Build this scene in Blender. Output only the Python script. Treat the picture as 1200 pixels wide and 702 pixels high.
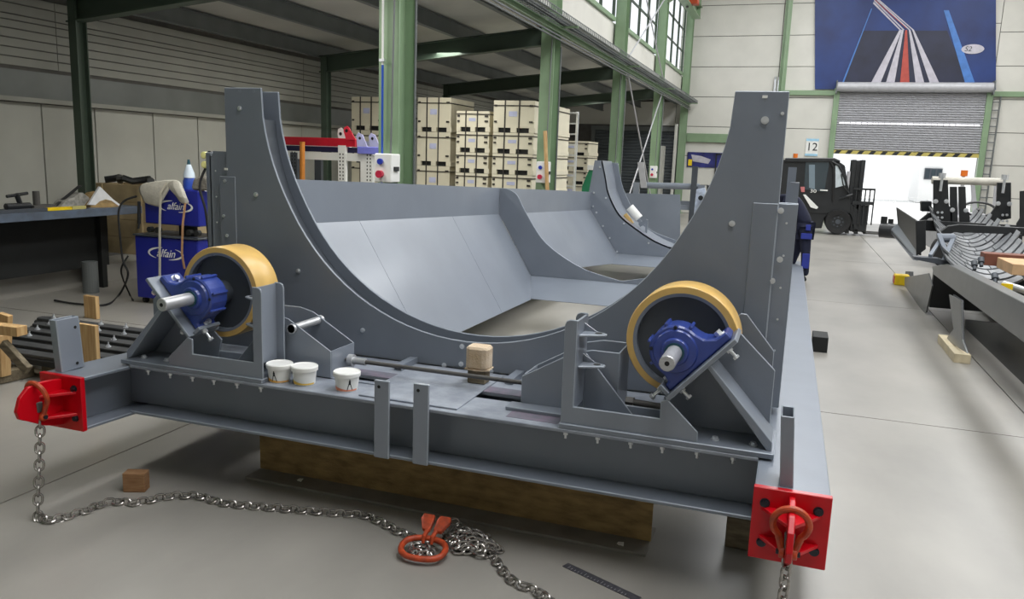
import bpy, bmesh, math, random
from mathutils import Vector, Matrix, noise
random.seed(4)
for o in list(bpy.data.objects): bpy.data.objects.remove(o)
SC = bpy.context.scene; COL = SC.collection
# ---------------- camera, world, lights, exposure ----------------
cd = bpy.data.cameras.new('camera'); cam = bpy.data.objects.new('camera', cd); COL.objects.link(cam)
rt = [[0.942508, -0.090828, 0.321604], [0.33235, 0.154057, -0.930489], [0.03497, 0.983878, 0.175386]]
mw = Matrix([rt[0]+[0], rt[1]+[0], rt[2]+[0], [0,0,0,1]]); mw.translation = Vector([0.0452, -3.2289, 1.9892])
cam.matrix_world = mw
cd.sensor_fit = 'HORIZONTAL'; cd.sensor_width = 36.0; cd.lens = 936.22*36.0/1200.0; cd.clip_end = 400
SC.camera = cam
w = bpy.data.worlds.new('overcast_sky'); SC.world = w; w.use_nodes = True
w.node_tree.nodes['Background'].inputs[0].default_value = (0.93, 0.96, 1.0, 1)
w.node_tree.nodes['Background'].inputs[1].default_value = 1.25
def area(name, loc, sx, sy, power, rot=(0,0,0), col=(1,1,1)):
    l = bpy.data.lights.new(name, 'AREA'); l.shape = 'RECTANGLE'; l.size = sx; l.size_y = sy; l.energy = power; l.color = col
    o = bpy.data.objects.new(name, l); COL.objects.link(o); o.location = loc; o.rotation_euler = rot
    return o
area('skylight_strip', (0.5, 3, 9.6), 2.5, 14, 900, col=(0.97,0.985,1))
area('skylight_strip', (6.0, 3, 9.6), 2.5, 14, 900, col=(0.97,0.985,1))
area('skylight_strip', (0.5, 20, 9.6), 2.5, 14, 900, col=(0.97,0.985,1))
area('skylight_strip', (6.0, 20, 9.6), 2.5, 14, 900, col=(0.97,0.985,1))
for _x, _y, _p in ((-5.6, 3.5, 110), (-6.4, 9.5, 110), (-6.4, 21, 90)): area('aisle_fill_light', (_x, _y, 3.9), 0.5, 4, _p, col=(1,0.99,0.93))  # unseen fill lamps added to brighten the aisle
sn = bpy.data.lights.new('sun', 'SUN'); sn.energy = 5.0; sn.angle = .3; so = bpy.data.objects.new('sun', sn); COL.objects.link(so)
so.rotation_euler = Vector((-.9, -.12, -1)).to_track_quat('-Z', 'Y').to_euler()
SC.view_settings.view_transform = 'Standard'; SC.view_settings.look = 'None'
SC.view_settings.gamma = 1; SC.view_settings.exposure = 0.0

# ---------------- helpers ----------------
def lin(c): return tuple(((v/255)/12.92 if v/255 <= .04045 else ((v/255+.055)/1.055)**2.4) for v in c)
def mat(name, col, rough=.5, metal=0, var=.12, scale=6, bump=0, bscale=60, emit=0, alpha=None, col2=None, spec=None, coat=0, stretch=None):
    m = bpy.data.materials.new(name); m.use_nodes = True; nt = m.node_tree; b = nt.nodes['Principled BSDF']
    c = lin(col); b.inputs['Roughness'].default_value = rough; b.inputs['Metallic'].default_value = metal
    if spec is not None: b.inputs['Specular IOR Level'].default_value = spec
    if coat: b.inputs['Coat Weight'].default_value = coat; b.inputs['Coat Roughness'].default_value = .15
    tc = nt.nodes.new('ShaderNodeTexCoord'); vec = tc.outputs['Object']
    if stretch:
        mp = nt.nodes.new('ShaderNodeMapping'); mp.inputs['Scale'].default_value = stretch
        nt.links.new(vec, mp.inputs[0]); vec = mp.outputs[0]
    n = nt.nodes.new('ShaderNodeTexNoise'); n.inputs['Scale'].default_value = scale; n.inputs['Detail'].default_value = 5
    nt.links.new(vec, n.inputs['Vector'])
    r = nt.nodes.new('ShaderNodeValToRGB'); nt.links.new(n.outputs['Fac'], r.inputs[0])
    d = lin(col2) if col2 else tuple(v*(1-var) for v in c); e = c if col2 else tuple(min(1, v*(1+var)) for v in c)
    r.color_ramp.elements[0].position = .32; r.color_ramp.elements[1].position = .68
    r.color_ramp.elements[0].color = (*d, 1); r.color_ramp.elements[1].color = (*e, 1)
    nt.links.new(r.outputs[0], b.inputs['Base Color'])
    if bump:
        n2 = nt.nodes.new('ShaderNodeTexNoise'); n2.inputs['Scale'].default_value = bscale; nt.links.new(vec, n2.inputs['Vector'])
        bm_ = nt.nodes.new('ShaderNodeBump'); bm_.inputs['Strength'].default_value = bump; bm_.inputs['Distance'].default_value = .01
        nt.links.new(n2.outputs['Fac'], bm_.inputs['Height']); nt.links.new(bm_.outputs[0], b.inputs['Normal'])
    if emit: b.inputs['Emission Color'].default_value = (*c, 1); b.inputs['Emission Strength'].default_value = emit
    if alpha is not None: b.inputs['Alpha'].default_value = alpha
    return m
GREY = mat('grey_machine_paint', (124,131,142), .34, 0, .05, 3, .04, 90)
GREYL = mat('grey_satin_paint', (132,139,150), .32, 0, .05, 2, .03, 90, coat=.3)
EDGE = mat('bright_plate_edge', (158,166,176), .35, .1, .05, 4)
DUSTY_SHEEN = mat('scuffed_dusty_sheen_grey_paint', (152,158,168), .5, 0, .1, 9, .1, 60, col2=(124,130,141))  # scuffs and dust, with the deck's sheen also painted into the paler grey
FLG = mat('lit_mill_scale', (132,128,120), .6, 0, .15, 6, .1, 40)
PLY = mat('stained_plywood', (164,146,112), .8, 0, .2, 4, .2, 40)
GREYD = mat('dark_grey_paint', (72,77,84), .45, 0, .08, 4)
RED = mat('red_gloss_paint', (196,4,24), .32, 0, .05, 5, coat=.15, spec=.35)
ORANGE = mat('orange_powder_coat', (205,80,38), .45, 0, .25, 30, .15, 80, col2=(150,60,35))
STEEL = mat('bright_steel', (200,201,204), .33, .55, .08, 20, stretch=(1,1,12))
ZINC = mat('zinc_plated', (225,228,232), .3, .7, .05, 30)
CHAINM = mat('bare_chain_steel', (168,164,160), .25, .85, .2, 40)
BLACKM = mat('black_bolt_steel', (45,48,56), .4, .5, .1, 20)
TYRE = mat('amber_polyurethane', (226,186,110), .32, 0, .08, 8, .05, 40)
BLUE = mat('blue_cast_paint', (52,72,150), .3, 0, .12, 14, .1, 60, coat=.5)
TEAL = mat('teal_seal', (26,74,88), .5)
RUST = mat('rusty_steel', (168,140,92), .85, .0, .3, 7, .5, 60, col2=(122,100,66), stretch=(1,1,3))
DARKST = mat('dark_mill_scale', (92,90,88), .5, .3, .15, 5, .1, 40)
PRIMER = mat('mauve_primer', (124,112,128), .6, 0, .3, 14, col2=(98,102,112))
WOODN = mat('fresh_timber', (205,172,122), .7, 0, .1, 3, .1, 60, col2=(180,140,90), stretch=(14,14,1.2))
WOODO = mat('weathered_timber', (130,118,95), .8, 0, .1, 3, .3, 60, col2=(92,82,66), stretch=(3,14,14))
WOODB = mat('brown_timber', (165,128,92), .75, 0, .1, 4, .2, 60, col2=(140,100,66), stretch=(3,3,18))
FOAM = mat('cream_foam', (224,208,186), .9, 0, .08, 8, .5, 90, col2=(196,170,138))
WHITEP = mat('white_plastic', (238,238,234), .35, 0, .02, 5)
FLOORM = mat('polished_concrete', (160,156,149), .36, 0, .1, 1.1, .04, 30, col2=(138,135,129), stretch=(1,.55,1))
JOINT = mat('floor_joint_filler', (98,96,92), .8)
CREAM = mat('cream_sandwich_panel', (214,212,204), .6, 0, .04, 1.5)
CREAMD = mat('ivory_wall_panel', (188,188,180), .65, 0, .06, 1.5)
SIDING = mat('grey_siding', (162,162,154), .6, 0, .06, 2)
BAND = mat('grey_translucent_band', (120,124,122), .4, 0, .12, 1.5)
GREEN = mat('green_column_paint', (132,156,124), .4, 0, .08, 2)
GREEND = mat('dark_green_beam_paint', (66,80,68), .5, 0, .08, 2)
ROOFM = mat('grey_roof_sheet', (190,190,184), .7, 0, .1, 1)
PURL = mat('galvanised_purlin', (112,116,116), .55, .2, .1, 3)
CRATE = mat('cream_crate', (222,215,192), .7, 0, .05, 3)
STRAP = mat('black_strap', (52,48,42), .6)
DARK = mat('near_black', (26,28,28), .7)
WBLUE = mat('welder_blue', (34,42,142), .35, 0, .06, 6, coat=.3)
BENCHM = mat('worn_blue_steel', (104,118,138), .5, .2, .25, 4, col2=(84,90,100))
GLASS = mat('tinted_glass', (60,70,76), .08, 0, .02, 2, spec=.8)
BLK = mat('satin_black_paint', (36,38,40), .38, 0, .12, 6)
RUB = mat('black_rubber', (30,30,31), .75, 0, .15, 20, .2, 80)
YEL = mat('yellow_plastic', (242,206,20), .45)
BANB = mat('banner_blue', (30,58,122), .5, 0, .35, .8, col2=(22,40,92))
BAND2 = mat('banner_dark', (30,34,58), .5, 0, .3, 1.5)
BANL = mat('banner_light_blue', (70,120,190), .5)
BANW = mat('banner_pale_print', (190,186,196), .5)
BANR = mat('banner_red_print', (176,72,60), .5)
NAVY = mat('navy_workwear', (32,36,58), .85, 0, .15, 20)
WKBLU = mat('blue_workwear_patch', (48,60,150), .85)
SKIN = mat('skin', (196,150,124), .6)
CLOTH = mat('pale_leather_glove', (198,194,182), .85, 0, .08, 20, .4, 40)
SHUT = mat('galvanised_shutter', (182,182,186), .45, .1, .06, 8)
SHUTD = mat('dark_grey_shutter', (84,90,94), .5, .1, .05, 4)
CVM = mat('charcoal_machine_paint', (92,94,94), .35, 0, .1, 5, coat=.3)
CARD = mat('cardboard', (206,168,128), .8)
WHITEW = mat('white_render', (232,232,230), .8, 0, .01, .3)

W0 = {}
def setp(o, label=None, cat=None, group=None, kind=None):
    if label: o['label'] = label
    if cat: o['category'] = cat
    if group: o['group'] = group
    if kind: o['kind'] = kind
    return o
def T(name, label, cat, loc, group=None):
    o = bpy.data.objects.new(name, None); COL.objects.link(o); o.location = loc; o.empty_display_size = .1
    W0[o.name] = Vector(loc); return setp(o, label, cat, group)
class B:
    def __init__(s): s.v = []; s.f = []
    def add(s, vs, fs):
        n = len(s.v); s.v += [tuple(v) for v in vs]; s.f += [tuple(i+n for i in f) for f in fs]; return s
    def box(s, x0, x1, y0, y1, z0, z1):
        return s.add([(x0,y0,z0),(x1,y0,z0),(x1,y1,z0),(x0,y1,z0),(x0,y0,z1),(x1,y0,z1),(x1,y1,z1),(x0,y1,z1)],
            [(0,3,2,1),(4,5,6,7),(0,1,5,4),(1,2,6,5),(2,3,7,6),(3,0,4,7)])
    def hexa(s, b, t):   # bottom quad, top quad
        return s.add(list(b)+list(t), [(0,3,2,1),(4,5,6,7),(0,1,5,4),(1,2,6,5),(2,3,7,6),(3,0,4,7)])
    def pr(s, poly, ax, a, b):  # prism of 2d poly extruded along ax
        n = len(poly)
        def P(q, t): return {'X': (t, q[0], q[1]), 'Y': (q[0], t, q[1]), 'Z': (q[0], q[1], t)}[ax]
        vs = [P(q, a) for q in poly]+[P(q, b) for q in poly]
        return s.add(vs, [tuple(range(n)), tuple(range(2*n-1, n-1, -1))]+[(i, i+n, (i+1) % n+n, (i+1) % n) for i in range(n)])
    def slab(s, pts, off):  # planar polygon in 3d thickened by vector off
        n = len(pts); o = Vector(off); vs = [Vector(p) for p in pts]; vs += [v+o for v in vs]
        return s.add(vs, [tuple(range(n)), tuple(range(2*n-1, n-1, -1))]+[(i, i+n, (i+1) % n+n, (i+1) % n) for i in range(n)])
    def cyl(s, p0, p1, r, n=20, r2=None, cap=True):
        p0 = Vector(p0); p1 = Vector(p1); d = (p1-p0).normalized(); r2 = r if r2 is None else r2
        a = d.orthogonal().normalized(); c = d.cross(a)
        vs = [p0+(a*math.cos(t)+c*math.sin(t))*r for t in [2*math.pi*i/n for i in range(n)]]
        vs += [p1+(a*math.cos(t)+c*math.sin(t))*r2 for t in [2*math.pi*i/n for i in range(n)]]
        f = [(i, (i+1) % n, (i+1) % n+n, i+n) for i in range(n)]
        if cap: f += [tuple(range(n-1, -1, -1)), tuple(range(n, 2*n))]
        return s.add(vs, f)
    def tube(s, path, r, n=10, closed=False):
        P = [Vector(p) for p in path]; m = len(P); rings = []; up = None
        for i in range(m):
            if closed: d = P[(i+1) % m]-P[i-1]
            else: d = P[min(i+1, m-1)]-P[max(i-1, 0)]
            d.normalize()
            if up is None: up = d.orthogonal().normalized()
            a = (up-d*up.dot(d)).normalized(); up = a; c = d.cross(a)
            rr = r[i] if isinstance(r, (list, tuple)) else r
            rings.append([P[i]+(a*math.cos(2*math.pi*k/n)+c*math.sin(2*math.pi*k/n))*rr for k in range(n)])
        vs = [v for g in rings for v in g]; f = []
        for i in range(m if closed else m-1):
            j = (i+1) % m
            for k in range(n): f.append((i*n+k, i*n+(k+1) % n, j*n+(k+1) % n, j*n+k))
        if not closed: f += [tuple(range(n-1, -1, -1)), tuple(range((m-1)*n, m*n))]
        return s.add(vs, f)
    def lathe(s, c, ax, prof, n=48):  # prof: list of (r, t) along axis; closed profile
        vs = []; m = len(prof)
        for k in range(n):
            a = 2*math.pi*k/n; ca, sa = math.cos(a), math.sin(a)
            for r, t in prof:
                vs.append({'Y': (c[0]+r*ca, t, c[1]+r*sa), 'Z': (c[0]+r*ca, c[1]+r*sa, t), 'X': (t, c[0]+r*ca, c[1]+r*sa)}[ax])
        f = []
        for k in range(n):
            j = (k+1) % n
            for i in range(m):
                i2 = (i+1) % m; f.append((k*m+i, j*m+i, j*m+i2, k*m+i2))
        return s.add(vs, f)
    def done(s, name, m, parent=None, origin=None, bevel=0, smooth=False, label=None, cat=None, group=None, kind=None):
        W = W0[parent.name] if parent else Vector(origin if origin is not None else (0,0,0))
        me = bpy.data.meshes.new(name); me.from_pydata([Vector(v)-W for v in s.v], [], s.f)
        b = bmesh.new(); b.from_mesh(me); bmesh.ops.recalc_face_normals(b, faces=b.faces)
        if smooth:
            for f in b.faces: f.smooth = True
            for e in b.edges:
                if len(e.link_faces) == 2 and e.calc_face_angle(0) > .6: e.smooth = False
        b.to_mesh(me); b.free()
        for mm in (m if isinstance(m, list) else [m]): me.materials.append(mm)
        o = bpy.data.objects.new(name, me); COL.objects.link(o); W0[o.name] = W
        if parent: o.parent = parent
        else: o.location = W
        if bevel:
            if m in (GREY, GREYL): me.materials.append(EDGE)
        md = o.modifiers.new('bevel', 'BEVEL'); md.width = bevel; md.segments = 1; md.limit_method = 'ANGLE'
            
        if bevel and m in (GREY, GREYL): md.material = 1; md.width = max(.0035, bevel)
        return setp(o, label, cat, group, kind)
def box(name, m, parent, x0, x1, y0, y1, z0, z1, **k): return B().box(x0, x1, y0, y1, z0, z1).done(name, m, parent, **k)
def top(name, m, label, cat, fn, origin, group=None, **k):
    b = B(); fn(b); return b.done(name, m, None, origin, label=label, cat=cat, group=group, **k)
def text(s, name, m, parent, loc, size, rot=(math.pi/2,0,0), ext=.002, align='CENTER', shear=0, sx=1):
    c = bpy.data.curves.new(name, 'FONT'); c.body = s; c.size = size; c.extrude = ext; c.align_x = align; c.align_y = 'CENTER'; c.shear = shear
    t = bpy.data.objects.new(name, c); COL.objects.link(t); dg = bpy.context.evaluated_depsgraph_get()
    me = bpy.data.meshes.new_from_object(t.evaluated_get(dg)); bpy.data.objects.remove(t)
    me.materials.clear(); me.materials.append(m)
    o = bpy.data.objects.new(name, me); COL.objects.link(o); o.parent = parent
    o.location = Vector(loc)-W0[parent.name]; o.rotation_euler = rot; o.scale = (sx,1,1); W0[o.name] = W0[parent.name]; return o
def mk_mesh(name, b, m, smooth=False):
    me = bpy.data.meshes.new(name); me.from_pydata(b.v, [], b.f); q = bmesh.new(); q.from_mesh(me); bmesh.ops.recalc_face_normals(q, faces=q.faces)
    if smooth:
        for f in q.faces: f.smooth = True
        for e in q.edges:
            if len(e.link_faces) == 2 and e.calc_face_angle(0) > .6: e.smooth = False
    q.to_mesh(me); q.free(); me.materials.append(m); return me
def put(name, me, parent, loc, rot=None, scale=None, **k):
    o = bpy.data.objects.new(name, me); COL.objects.link(o); W = W0[parent.name] if parent else Vector((0,0,0))
    o.parent = parent; o.location = Vector(loc)-W; W0[o.name] = Vector(loc) if not parent else W
    if rot is not None: o.rotation_euler = rot
    if scale is not None: o.scale = scale
    return setp(o, **k)
# unit bolt facing -Y
_b = B().cyl((0,0,0), (0,-.25,0), 1, 16).cyl((0,-.25,0), (0,-.8,0), .72, 6)
BOLT = mk_mesh('bolt', _b, ZINC); BOLTK = mk_mesh('black_bolt', B().cyl((0,0,0), (0,-.2,0), 1, 20).cyl((0,-.2,0), (0,-.75,0), .78, 6), BLACKM)
NUTD = mk_mesh('hanging_bolt', B().cyl((0,0,0), (0,0,-.007), .015, 12).cyl((0,0,-.007), (0,0,-.02), .0125, 6).cyl((0,0,-.02), (0,0,-.038), .006, 8), ZINC)
def bolt(parent, p, r=.014, me=None, rot=None): return put('bolt', me or BOLT, parent, p, rot, (r, r, r))
def dup(root, loc, rotz=None, label=None):
    r = root.copy(); COL.objects.link(r); r.location = loc
    if rotz is not None: r.rotation_euler = (0,0,rotz)
    if label: r['label'] = label
    for ch in list(root.children):
        c = ch.copy(); COL.objects.link(c); c.parent = r
        for g in list(ch.children):
            d = g.copy(); COL.objects.link(d); d.parent = c
    return r

# ---------------- setting ----------------
YB = 30.0; XA = -4.25; XL = -9.9
fl = B().box(-11, 15, -14, YB, -.25, -.02).done('floor', JOINT, kind='structure')
xs = [-10.7, -9.95+.0, -3.95, 2.05, 8.05, 14.05]; xs = [-11, -9.95, -3.95, 2.05, 8.05, 15]; ys = [-14, -8.35, -2.35, 3.65, 9.65, 15.65, 21.65, YB]
for i in range(len(xs)-1):
    for j in range(len(ys)-1):
        B().box(xs[i]+.006, xs[i+1]-.006, ys[j]+.006, ys[j+1]-.006, -.02, 0).done('floor_slab', FLOORM, fl)
# back wall (whole width) with doorway
DX0, DX1, DZ = (1.272,30.000,2.548)[0], (6.168,30.000,2.490)[0], 5.4
wb = B()
wb.box(XL-.3, XA-.5, YB, YB+.2, 0, 4.7).box(XA-.5, DX0, YB, YB+.2, 0, 10).box(DX1, 15, YB, YB+.2, 0, 10).box(DX0, DX1, YB, YB+.2, 4.9, 10)
wb = wb.done('wall_back', JOINT, kind='structure')
def wall_panel(x0, x1, z0, z1): B().box(x0+.012, x1-.012, YB-.03, YB, z0+.012, z1-.012).done('wall_panel', CREAM, wb)
segs = [(XL-.3, XA-.5, 4.4), (XA-.5, -.95, 10), (-.95, DX0-.15, 10), (DX1+.15, 8.2, 10), (8.2, 15, 10)]
for x0, x1, zt_ in segs:
    z = 0
    while z < zt_-.3:
        if not (x0 == XL-.3 and z < 3.2): wall_panel(x0, x1, z, min(z+1.15, zt_))
        z += 1.15
z = 4.9
while z < 10: wall_panel(DX0-.15, DX1+.15, z, min(z+1.15, 10)); z += 1.15
# green rails and posts on the back wall
def struct(name, m, *bx, **k):
    b = B()
    for q in bx: b.box(*q)
    return b.done(name, m, kind='structure', **k)
gz = (-0.505,29.900,4.809)[2]; gz2 = (-3.734,29.900,3.058)[2]
struct('trim_1', GREEN, (-.95, DX0-.1, YB-.16, YB-.03, gz-.12, gz+.06), (DX1+.1, 15, YB-.16, YB-.03, gz-.12, gz+.06), bevel=.01)
struct('trim_2', GREEN, (XA, -.95, YB-.16, YB-.03, gz2-.22, gz2+.12), bevel=.01)
px_ = (-0.792,29.900,6.620)[0]
struct('trim_3', GREEN, (px_-.12, px_+.12, YB-.2, YB-.03, 0, 10), (px_-.03, px_+.03, YB-.35, YB-.2, 0, 10))
# aisle side: left wall
XW = XL
wl = B().box(XW-.2, XW, -14, YB, 0, 4.6).done('wall_left', JOINT, kind='structure')
zs = [(-9.900,4.792,3.612)[2], (-9.900,4.786,3.537)[2], (-9.900,4.777,3.429)[2], (-9.900,4.767,3.310)[2], (-9.900,4.757,3.191)[2], (-9.900,4.747,3.072)[2], (-9.900,4.737,2.952)[2]]
zs = [zs[0]+.26, zs[0]+.14]+zs
zband = ((-9.900,4.734,2.909)[2], (-9.900,4.704,2.549)[2])
for k in range(len(zs)-1):
    for (a, b_) in ((-14, -.2), (-.2, 5.6), (5.6, 11.6), (11.6, 17.6), (17.6, YB)):
        B().box(XW, XW+.03, a+.005, b_-.005, zs[k+1]+.008, zs[k]-.008).done('siding_board', SIDING, wl)
B().box(XW, XW+.02, -14, YB, zband[1], zband[0]).done('translucent_band', BAND, wl)
B().box(XW, XW+.16, -14, YB, zband[1]-.06, zband[1]).done('ledge', SIDING, wl)
yj = [-14, -8, -5, -2, 1, 3.1] + [(-9.900,5.283,2.158)[1], (-9.900,6.183,2.198)[1], (-9.900,7.337,2.250)[1], (-9.900,8.370,2.296)[1], (-9.900,10.025,2.370)[1], (-9.900,11.503,2.083)[1], 19, 23, YB]
yj = sorted(yj)
for a, b_ in zip(yj[:-1], yj[1:]): B().box(XW, XW+.03, a+.012, b_-.012, .35, zband[1]-.07).done('wall_panel', CREAMD, wl)
struct('trim_4', FLOORM, (XW, XW+.7, -14, YB, 0, .26))
# aisle roof
ZL, ZR = 4.05, 4.62
ce = B().hexa([(XW-.2,-14,ZL),(XA-.1,-14,ZR),(XA-.1,YB,ZR),(XW-.2,YB,ZL)], [(XW-.2,-14,ZL+.1),(XA-.1,-14,ZR+.1),(XA-.1,YB,ZR+.1),(XW-.2,YB,ZL+.1)]).done('ceiling', ROOFM, kind='structure')
def zc(x): return ZL+(ZR-ZL)*(x-XW)/(XA-XW)
k = 0
for X in (-9.3, -7.75, -6.2, -4.75):
    b = B(); z = zc(X)
    b.box(X-.05, X+.05, -14, YB, z-.27, z-.25).box(X-.006, X+.006, -14, YB, z-.25, z).box(X-.05, X+.05, -14, YB, z-.015, z+.0)
    b.done('purlin', PURL, ce)
# main hall roof and upper clerestory wall
struct('wall_front', CREAM, (XL-.2, 15.2, -14.2, -14, 0, 10))
struct('wall_right', CREAM, (15, 15.2, -14, YB+.2, 0, 10))
struct('ceiling_main', CREAM, (XA-.5, 15, -14, YB+.2, 10, 10.2))
CY = [-6.5, -.5, 5.45, 11.43, 17.4, 23.48, 29.8]
SILL = 5.46; HEAD = 8.6
wu = B().box(XA-.42, XA-.3, -14, YB, ZR+.1, SILL-.12).box(XA-.42, XA-.3, -14, YB, HEAD, 10).box(XA-.42, XA-.3, -14, YB, 4.33, ZR+.1).done('wall_clerestory', CREAM, kind='structure')
wi = 1
for a, b_ in zip(CY[:-1], CY[1:]):
    y0, y1 = a+.05, b_-.45
    wn = B().box(XA-.34, XA-.24, y0, y1, SILL-.1, SILL).box(XA-.34, XA-.24, y0, y1, HEAD-.06, HEAD).done('window_%d' % wi, GREEN if wi else 0, kind='structure'); wi += 1
    W0[wn.name] = Vector((0,0,0))
    nb = 4
    for q in range(nb+1):
        y = y0+(y1-y0)*q/nb; B().box(XA-.34, XA-.27, y-.03, y+.03, SILL, HEAD-.06).done('mullion', GREEND, wn)
    for q in range(1, 4):
        z = SILL+(HEAD-SILL)*q/4; B().box(XA-.33, XA-.28, y0, y1, z-.025, z+.025).done('glazing_bar', GREEND, wn)
# columns of the arcade (H sections)
for i, y in enumerate(CY):
    b = B()
    b.box(XA-.25, XA, y-.4, y-.382, 0, 10).box(XA-.25, XA, y-.018, y, 0, 10).box(XA-.135, XA-.12, y-.382, y-.018, 0, 10)
    b.box(XA-.32, XA+.07, y-.48, y+.08, 0, .03)
    c_ = b.done('trim_%d' % (10+i), GREEN, kind='structure'); W0[c_.name] = Vector((0,0,0))
    # rafter to the wall column
    if i < 6:
        x0, x1 = -9.2, XA-.25
        def RZ(x): return zc(x)-.27
        q = B()
        for (d0, d1, hw) in ((.0, .018, .09), (.018, .3, .006), (.3, .318, .09)):
            q.hexa([(x0,y-.2-hw,RZ(x0)-d1),(x1,y-.2-hw,RZ(x1)-d1),(x1,y-.2+hw,RZ(x1)-d1),(x0,y-.2+hw,RZ(x0)-d1)], [(x0,y-.2-hw,RZ(x0)-d0),(x1,y-.2-hw,RZ(x1)-d0),(x1,y-.2+hw,RZ(x1)-d0),(x0,y-.2+hw,RZ(x0)-d0)])
        q.done('trim_%d' % (20+i), GREEND, kind='structure', label=None)
        zt_ = RZ(-9.1)-.3
        xc0 = -9.16
        B().box(xc0, xc0+.13, y-.29, y-.275, .0, zt_+.3).box(xc0, xc0+.13, y-.125, y-.11, .0, zt_+.3).box(xc0+.06, xc0+.07, y-.275, y-.125, 0, zt_+.3).done('trim_%d' % (30+i), GREEND, kind='structure')
# girder, rail and wire cable tray along the arcade at 4.25 m
gr = T('cable_tray_girder', 'long pale green channel with wire mesh cable tray running along the green columns', 'cable tray', (XA, 0, 4.2))
B().box(XA+.0, XA+.012, -13, YB-.1, 4.2, 4.3).box(XA, XA+.08, -13, YB-.1, 4.29, 4.302).box(XA, XA+.08, -13, YB-.1, 4.2, 4.212).done('channel', GREEN, gr)
B().box(XA+.05, XA+.075, -13, YB-.1, 4.14, 4.165).box(XA+.05, XA+.075, -13, YB-.1, 4.08, 4.105).done('conduit', PURL, gr)
b = B()
for x in (XA+.02, XA+.1, XA+.18, XA+.26, XA+.34): b.box(x-.006, x+.006, -13, YB-.2, 4.34, 4.352)
for x in (XA+.0, XA+.36): b.box(x-.006, x+.006, -13, YB-.2, 4.34, 4.352).box(x-.006, x+.006, -13, YB-.2, 4.42, 4.432)
y = 0
while y < YB-.3:
    b.box(XA, XA+.36, y-.005, y+.005, 4.345, 4.353).box(XA+.355, XA+.365, y-.005, y+.005, 4.35, 4.43); y += .12
b.done('wire_mesh', PURL, gr, kind='stuff')
B().tube([(XA+.1, -13+.5*k, 4.37+.01*math.sin(k)) for k in range(86)], .022, 6).tube([(XA+.17, -13+.5*k, 4.37+.01*math.sin(k*1.7)) for k in range(86)], .018, 6).done('cable', DARK, gr)
for y in CY[2:]: box('bracket', GREEN, gr, XA, XA+.38, y-.25, y-.2, 4.3, 4.335)
# crane runway high on the arcade
cr = T('crane_runway', 'green crane rail beam high on the arcade columns ending at the back wall', 'crane rail', (XA+.3, 20, 7.9))
B().box(XA+.02, XA+.42, -13, YB-1.4, 7.72, 7.75).box(XA+.21, XA+.23, -13, YB-1.4, 7.35, 7.72).box(XA+.07, XA+.37, -13, YB-1.4, 7.33, 7.36).done('beam', GREEN, cr)
B().box(XA+.19, XA+.25, -13, YB-1.4, 7.75, 7.81).done('rail', DARKST, cr)
for y in CY[2:6]: B().pr([(XA,7.33),(XA+.42,7.33),(XA+.42,7.25),(XA,6.95)], 'Y', y-.3, y-.1).done('bracket', GREEN, cr)
box('end_stop', GREEN, cr, XA+.1, XA+.35, YB-1.5, YB-1.3, 7.4, 8.05)
hk = (-3.943,26.000,7.415)
h = T('crane_hoist', 'small brown orange hoist hanging at the top beside the back wall', 'hoist', (hk[0], hk[1], hk[2]))
box('trolley', ORANGE, h, hk[0]-.22, hk[0]+.28, 25.8, 26.2, hk[2]-.05, hk[2]+.12, bevel=.02)
B().cyl((hk[0]-.1,26,hk[2]-.02), (hk[0]-.1,26,hk[2]-.14), .05, 12).done('pulley', DARKST, h)
# wall bracing rods between column 3 and 5
def rod(b, p0, p1, r=.014): b.cyl(p0, p1, r, 8)
br = T('wind_bracing', 'crossed thin steel bracing rods between the fourth and fifth green columns', 'bracing rods', (XA-.05, 20, 2))
rod_pts = [((XA+.03,17.5,4.15),(XA+.03,23.0,.3)), ((XA+.03,17.5,.3),(XA+.03,23.0,4.15)), ((XA+.03,17.5,4.6),(XA+.03,23.0,7.2)), ((XA+.03,17.5,7.2),(XA+.03,23.0,4.6))]
for p0, p1 in rod_pts: B().cyl(p0, p1, .02, 8).done('rod', SHUT, br)

# roller door in the back wall
d1 = B().box(DX0-.18, DX0+.02, YB-.22, YB-.03, 0, 4.95).box(DX1-.02, DX1+.18, YB-.22, YB-.03, 0, 4.95).done('door_1', GREEN, kind='structure', bevel=.01)
d1['label'] = 'half raised galvanised roller shutter in the back wall'
zb_ = (1.987,29.850,2.537)[2]+.14; zt_ = (3.479,29.850,4.885)[2]
b = B(); n = 26; hh = (zt_-zb_)/n
for k in range(n):
    z0 = zb_+k*hh; y0 = YB-.13
    prof = [(y0+.03, z0+.004), (y0, z0+hh*.2), (y0-.03, z0+hh*.5), (y0, z0+hh*.8), (y0+.03, z0+hh-.004)]
    b.add([(DX0, p[0], p[1]) for p in prof]+[(DX1, p[0], p[1]) for p in prof], [(i, i+1, i+6, i+5) for i in range(4)])
b.box(DX0, DX1, YB-.1, YB-.08, zb_, zt_)
b.done('shutter_slats', SHUT, d1, kind='stuff')
zw = (3.611,29.850,3.684)[2]
wst = B()
for k in range(24):
    x0 = DX0+.1+(DX1-DX0-.2)*k/24; wst.box(x0+.01, x0+(DX1-DX0-.2)/24-.015, YB-.155, YB-.145, zw-.03, zw+.03)
wst.done('vision_strip', mat('lit_vision_strip', (250,250,255), .4, emit=.8), d1)
B().cyl((DX0-.1, YB-.35, zt_+.1), (DX1+.1, YB-.35, zt_+.1), .17, 24).done('drum', SHUT, d1, smooth=True)
for x in (DX0-.14, DX1+.1): box('drum_bracket', PURL, d1, x, x+.04, YB-.55, YB-.03, zt_-.15, zt_+.32)
box('bottom_bar', mat('worn_yellow', (190,175,95), .6), d1, DX0, DX1, YB-.17, YB-.07, zb_-.13, zb_)
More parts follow.
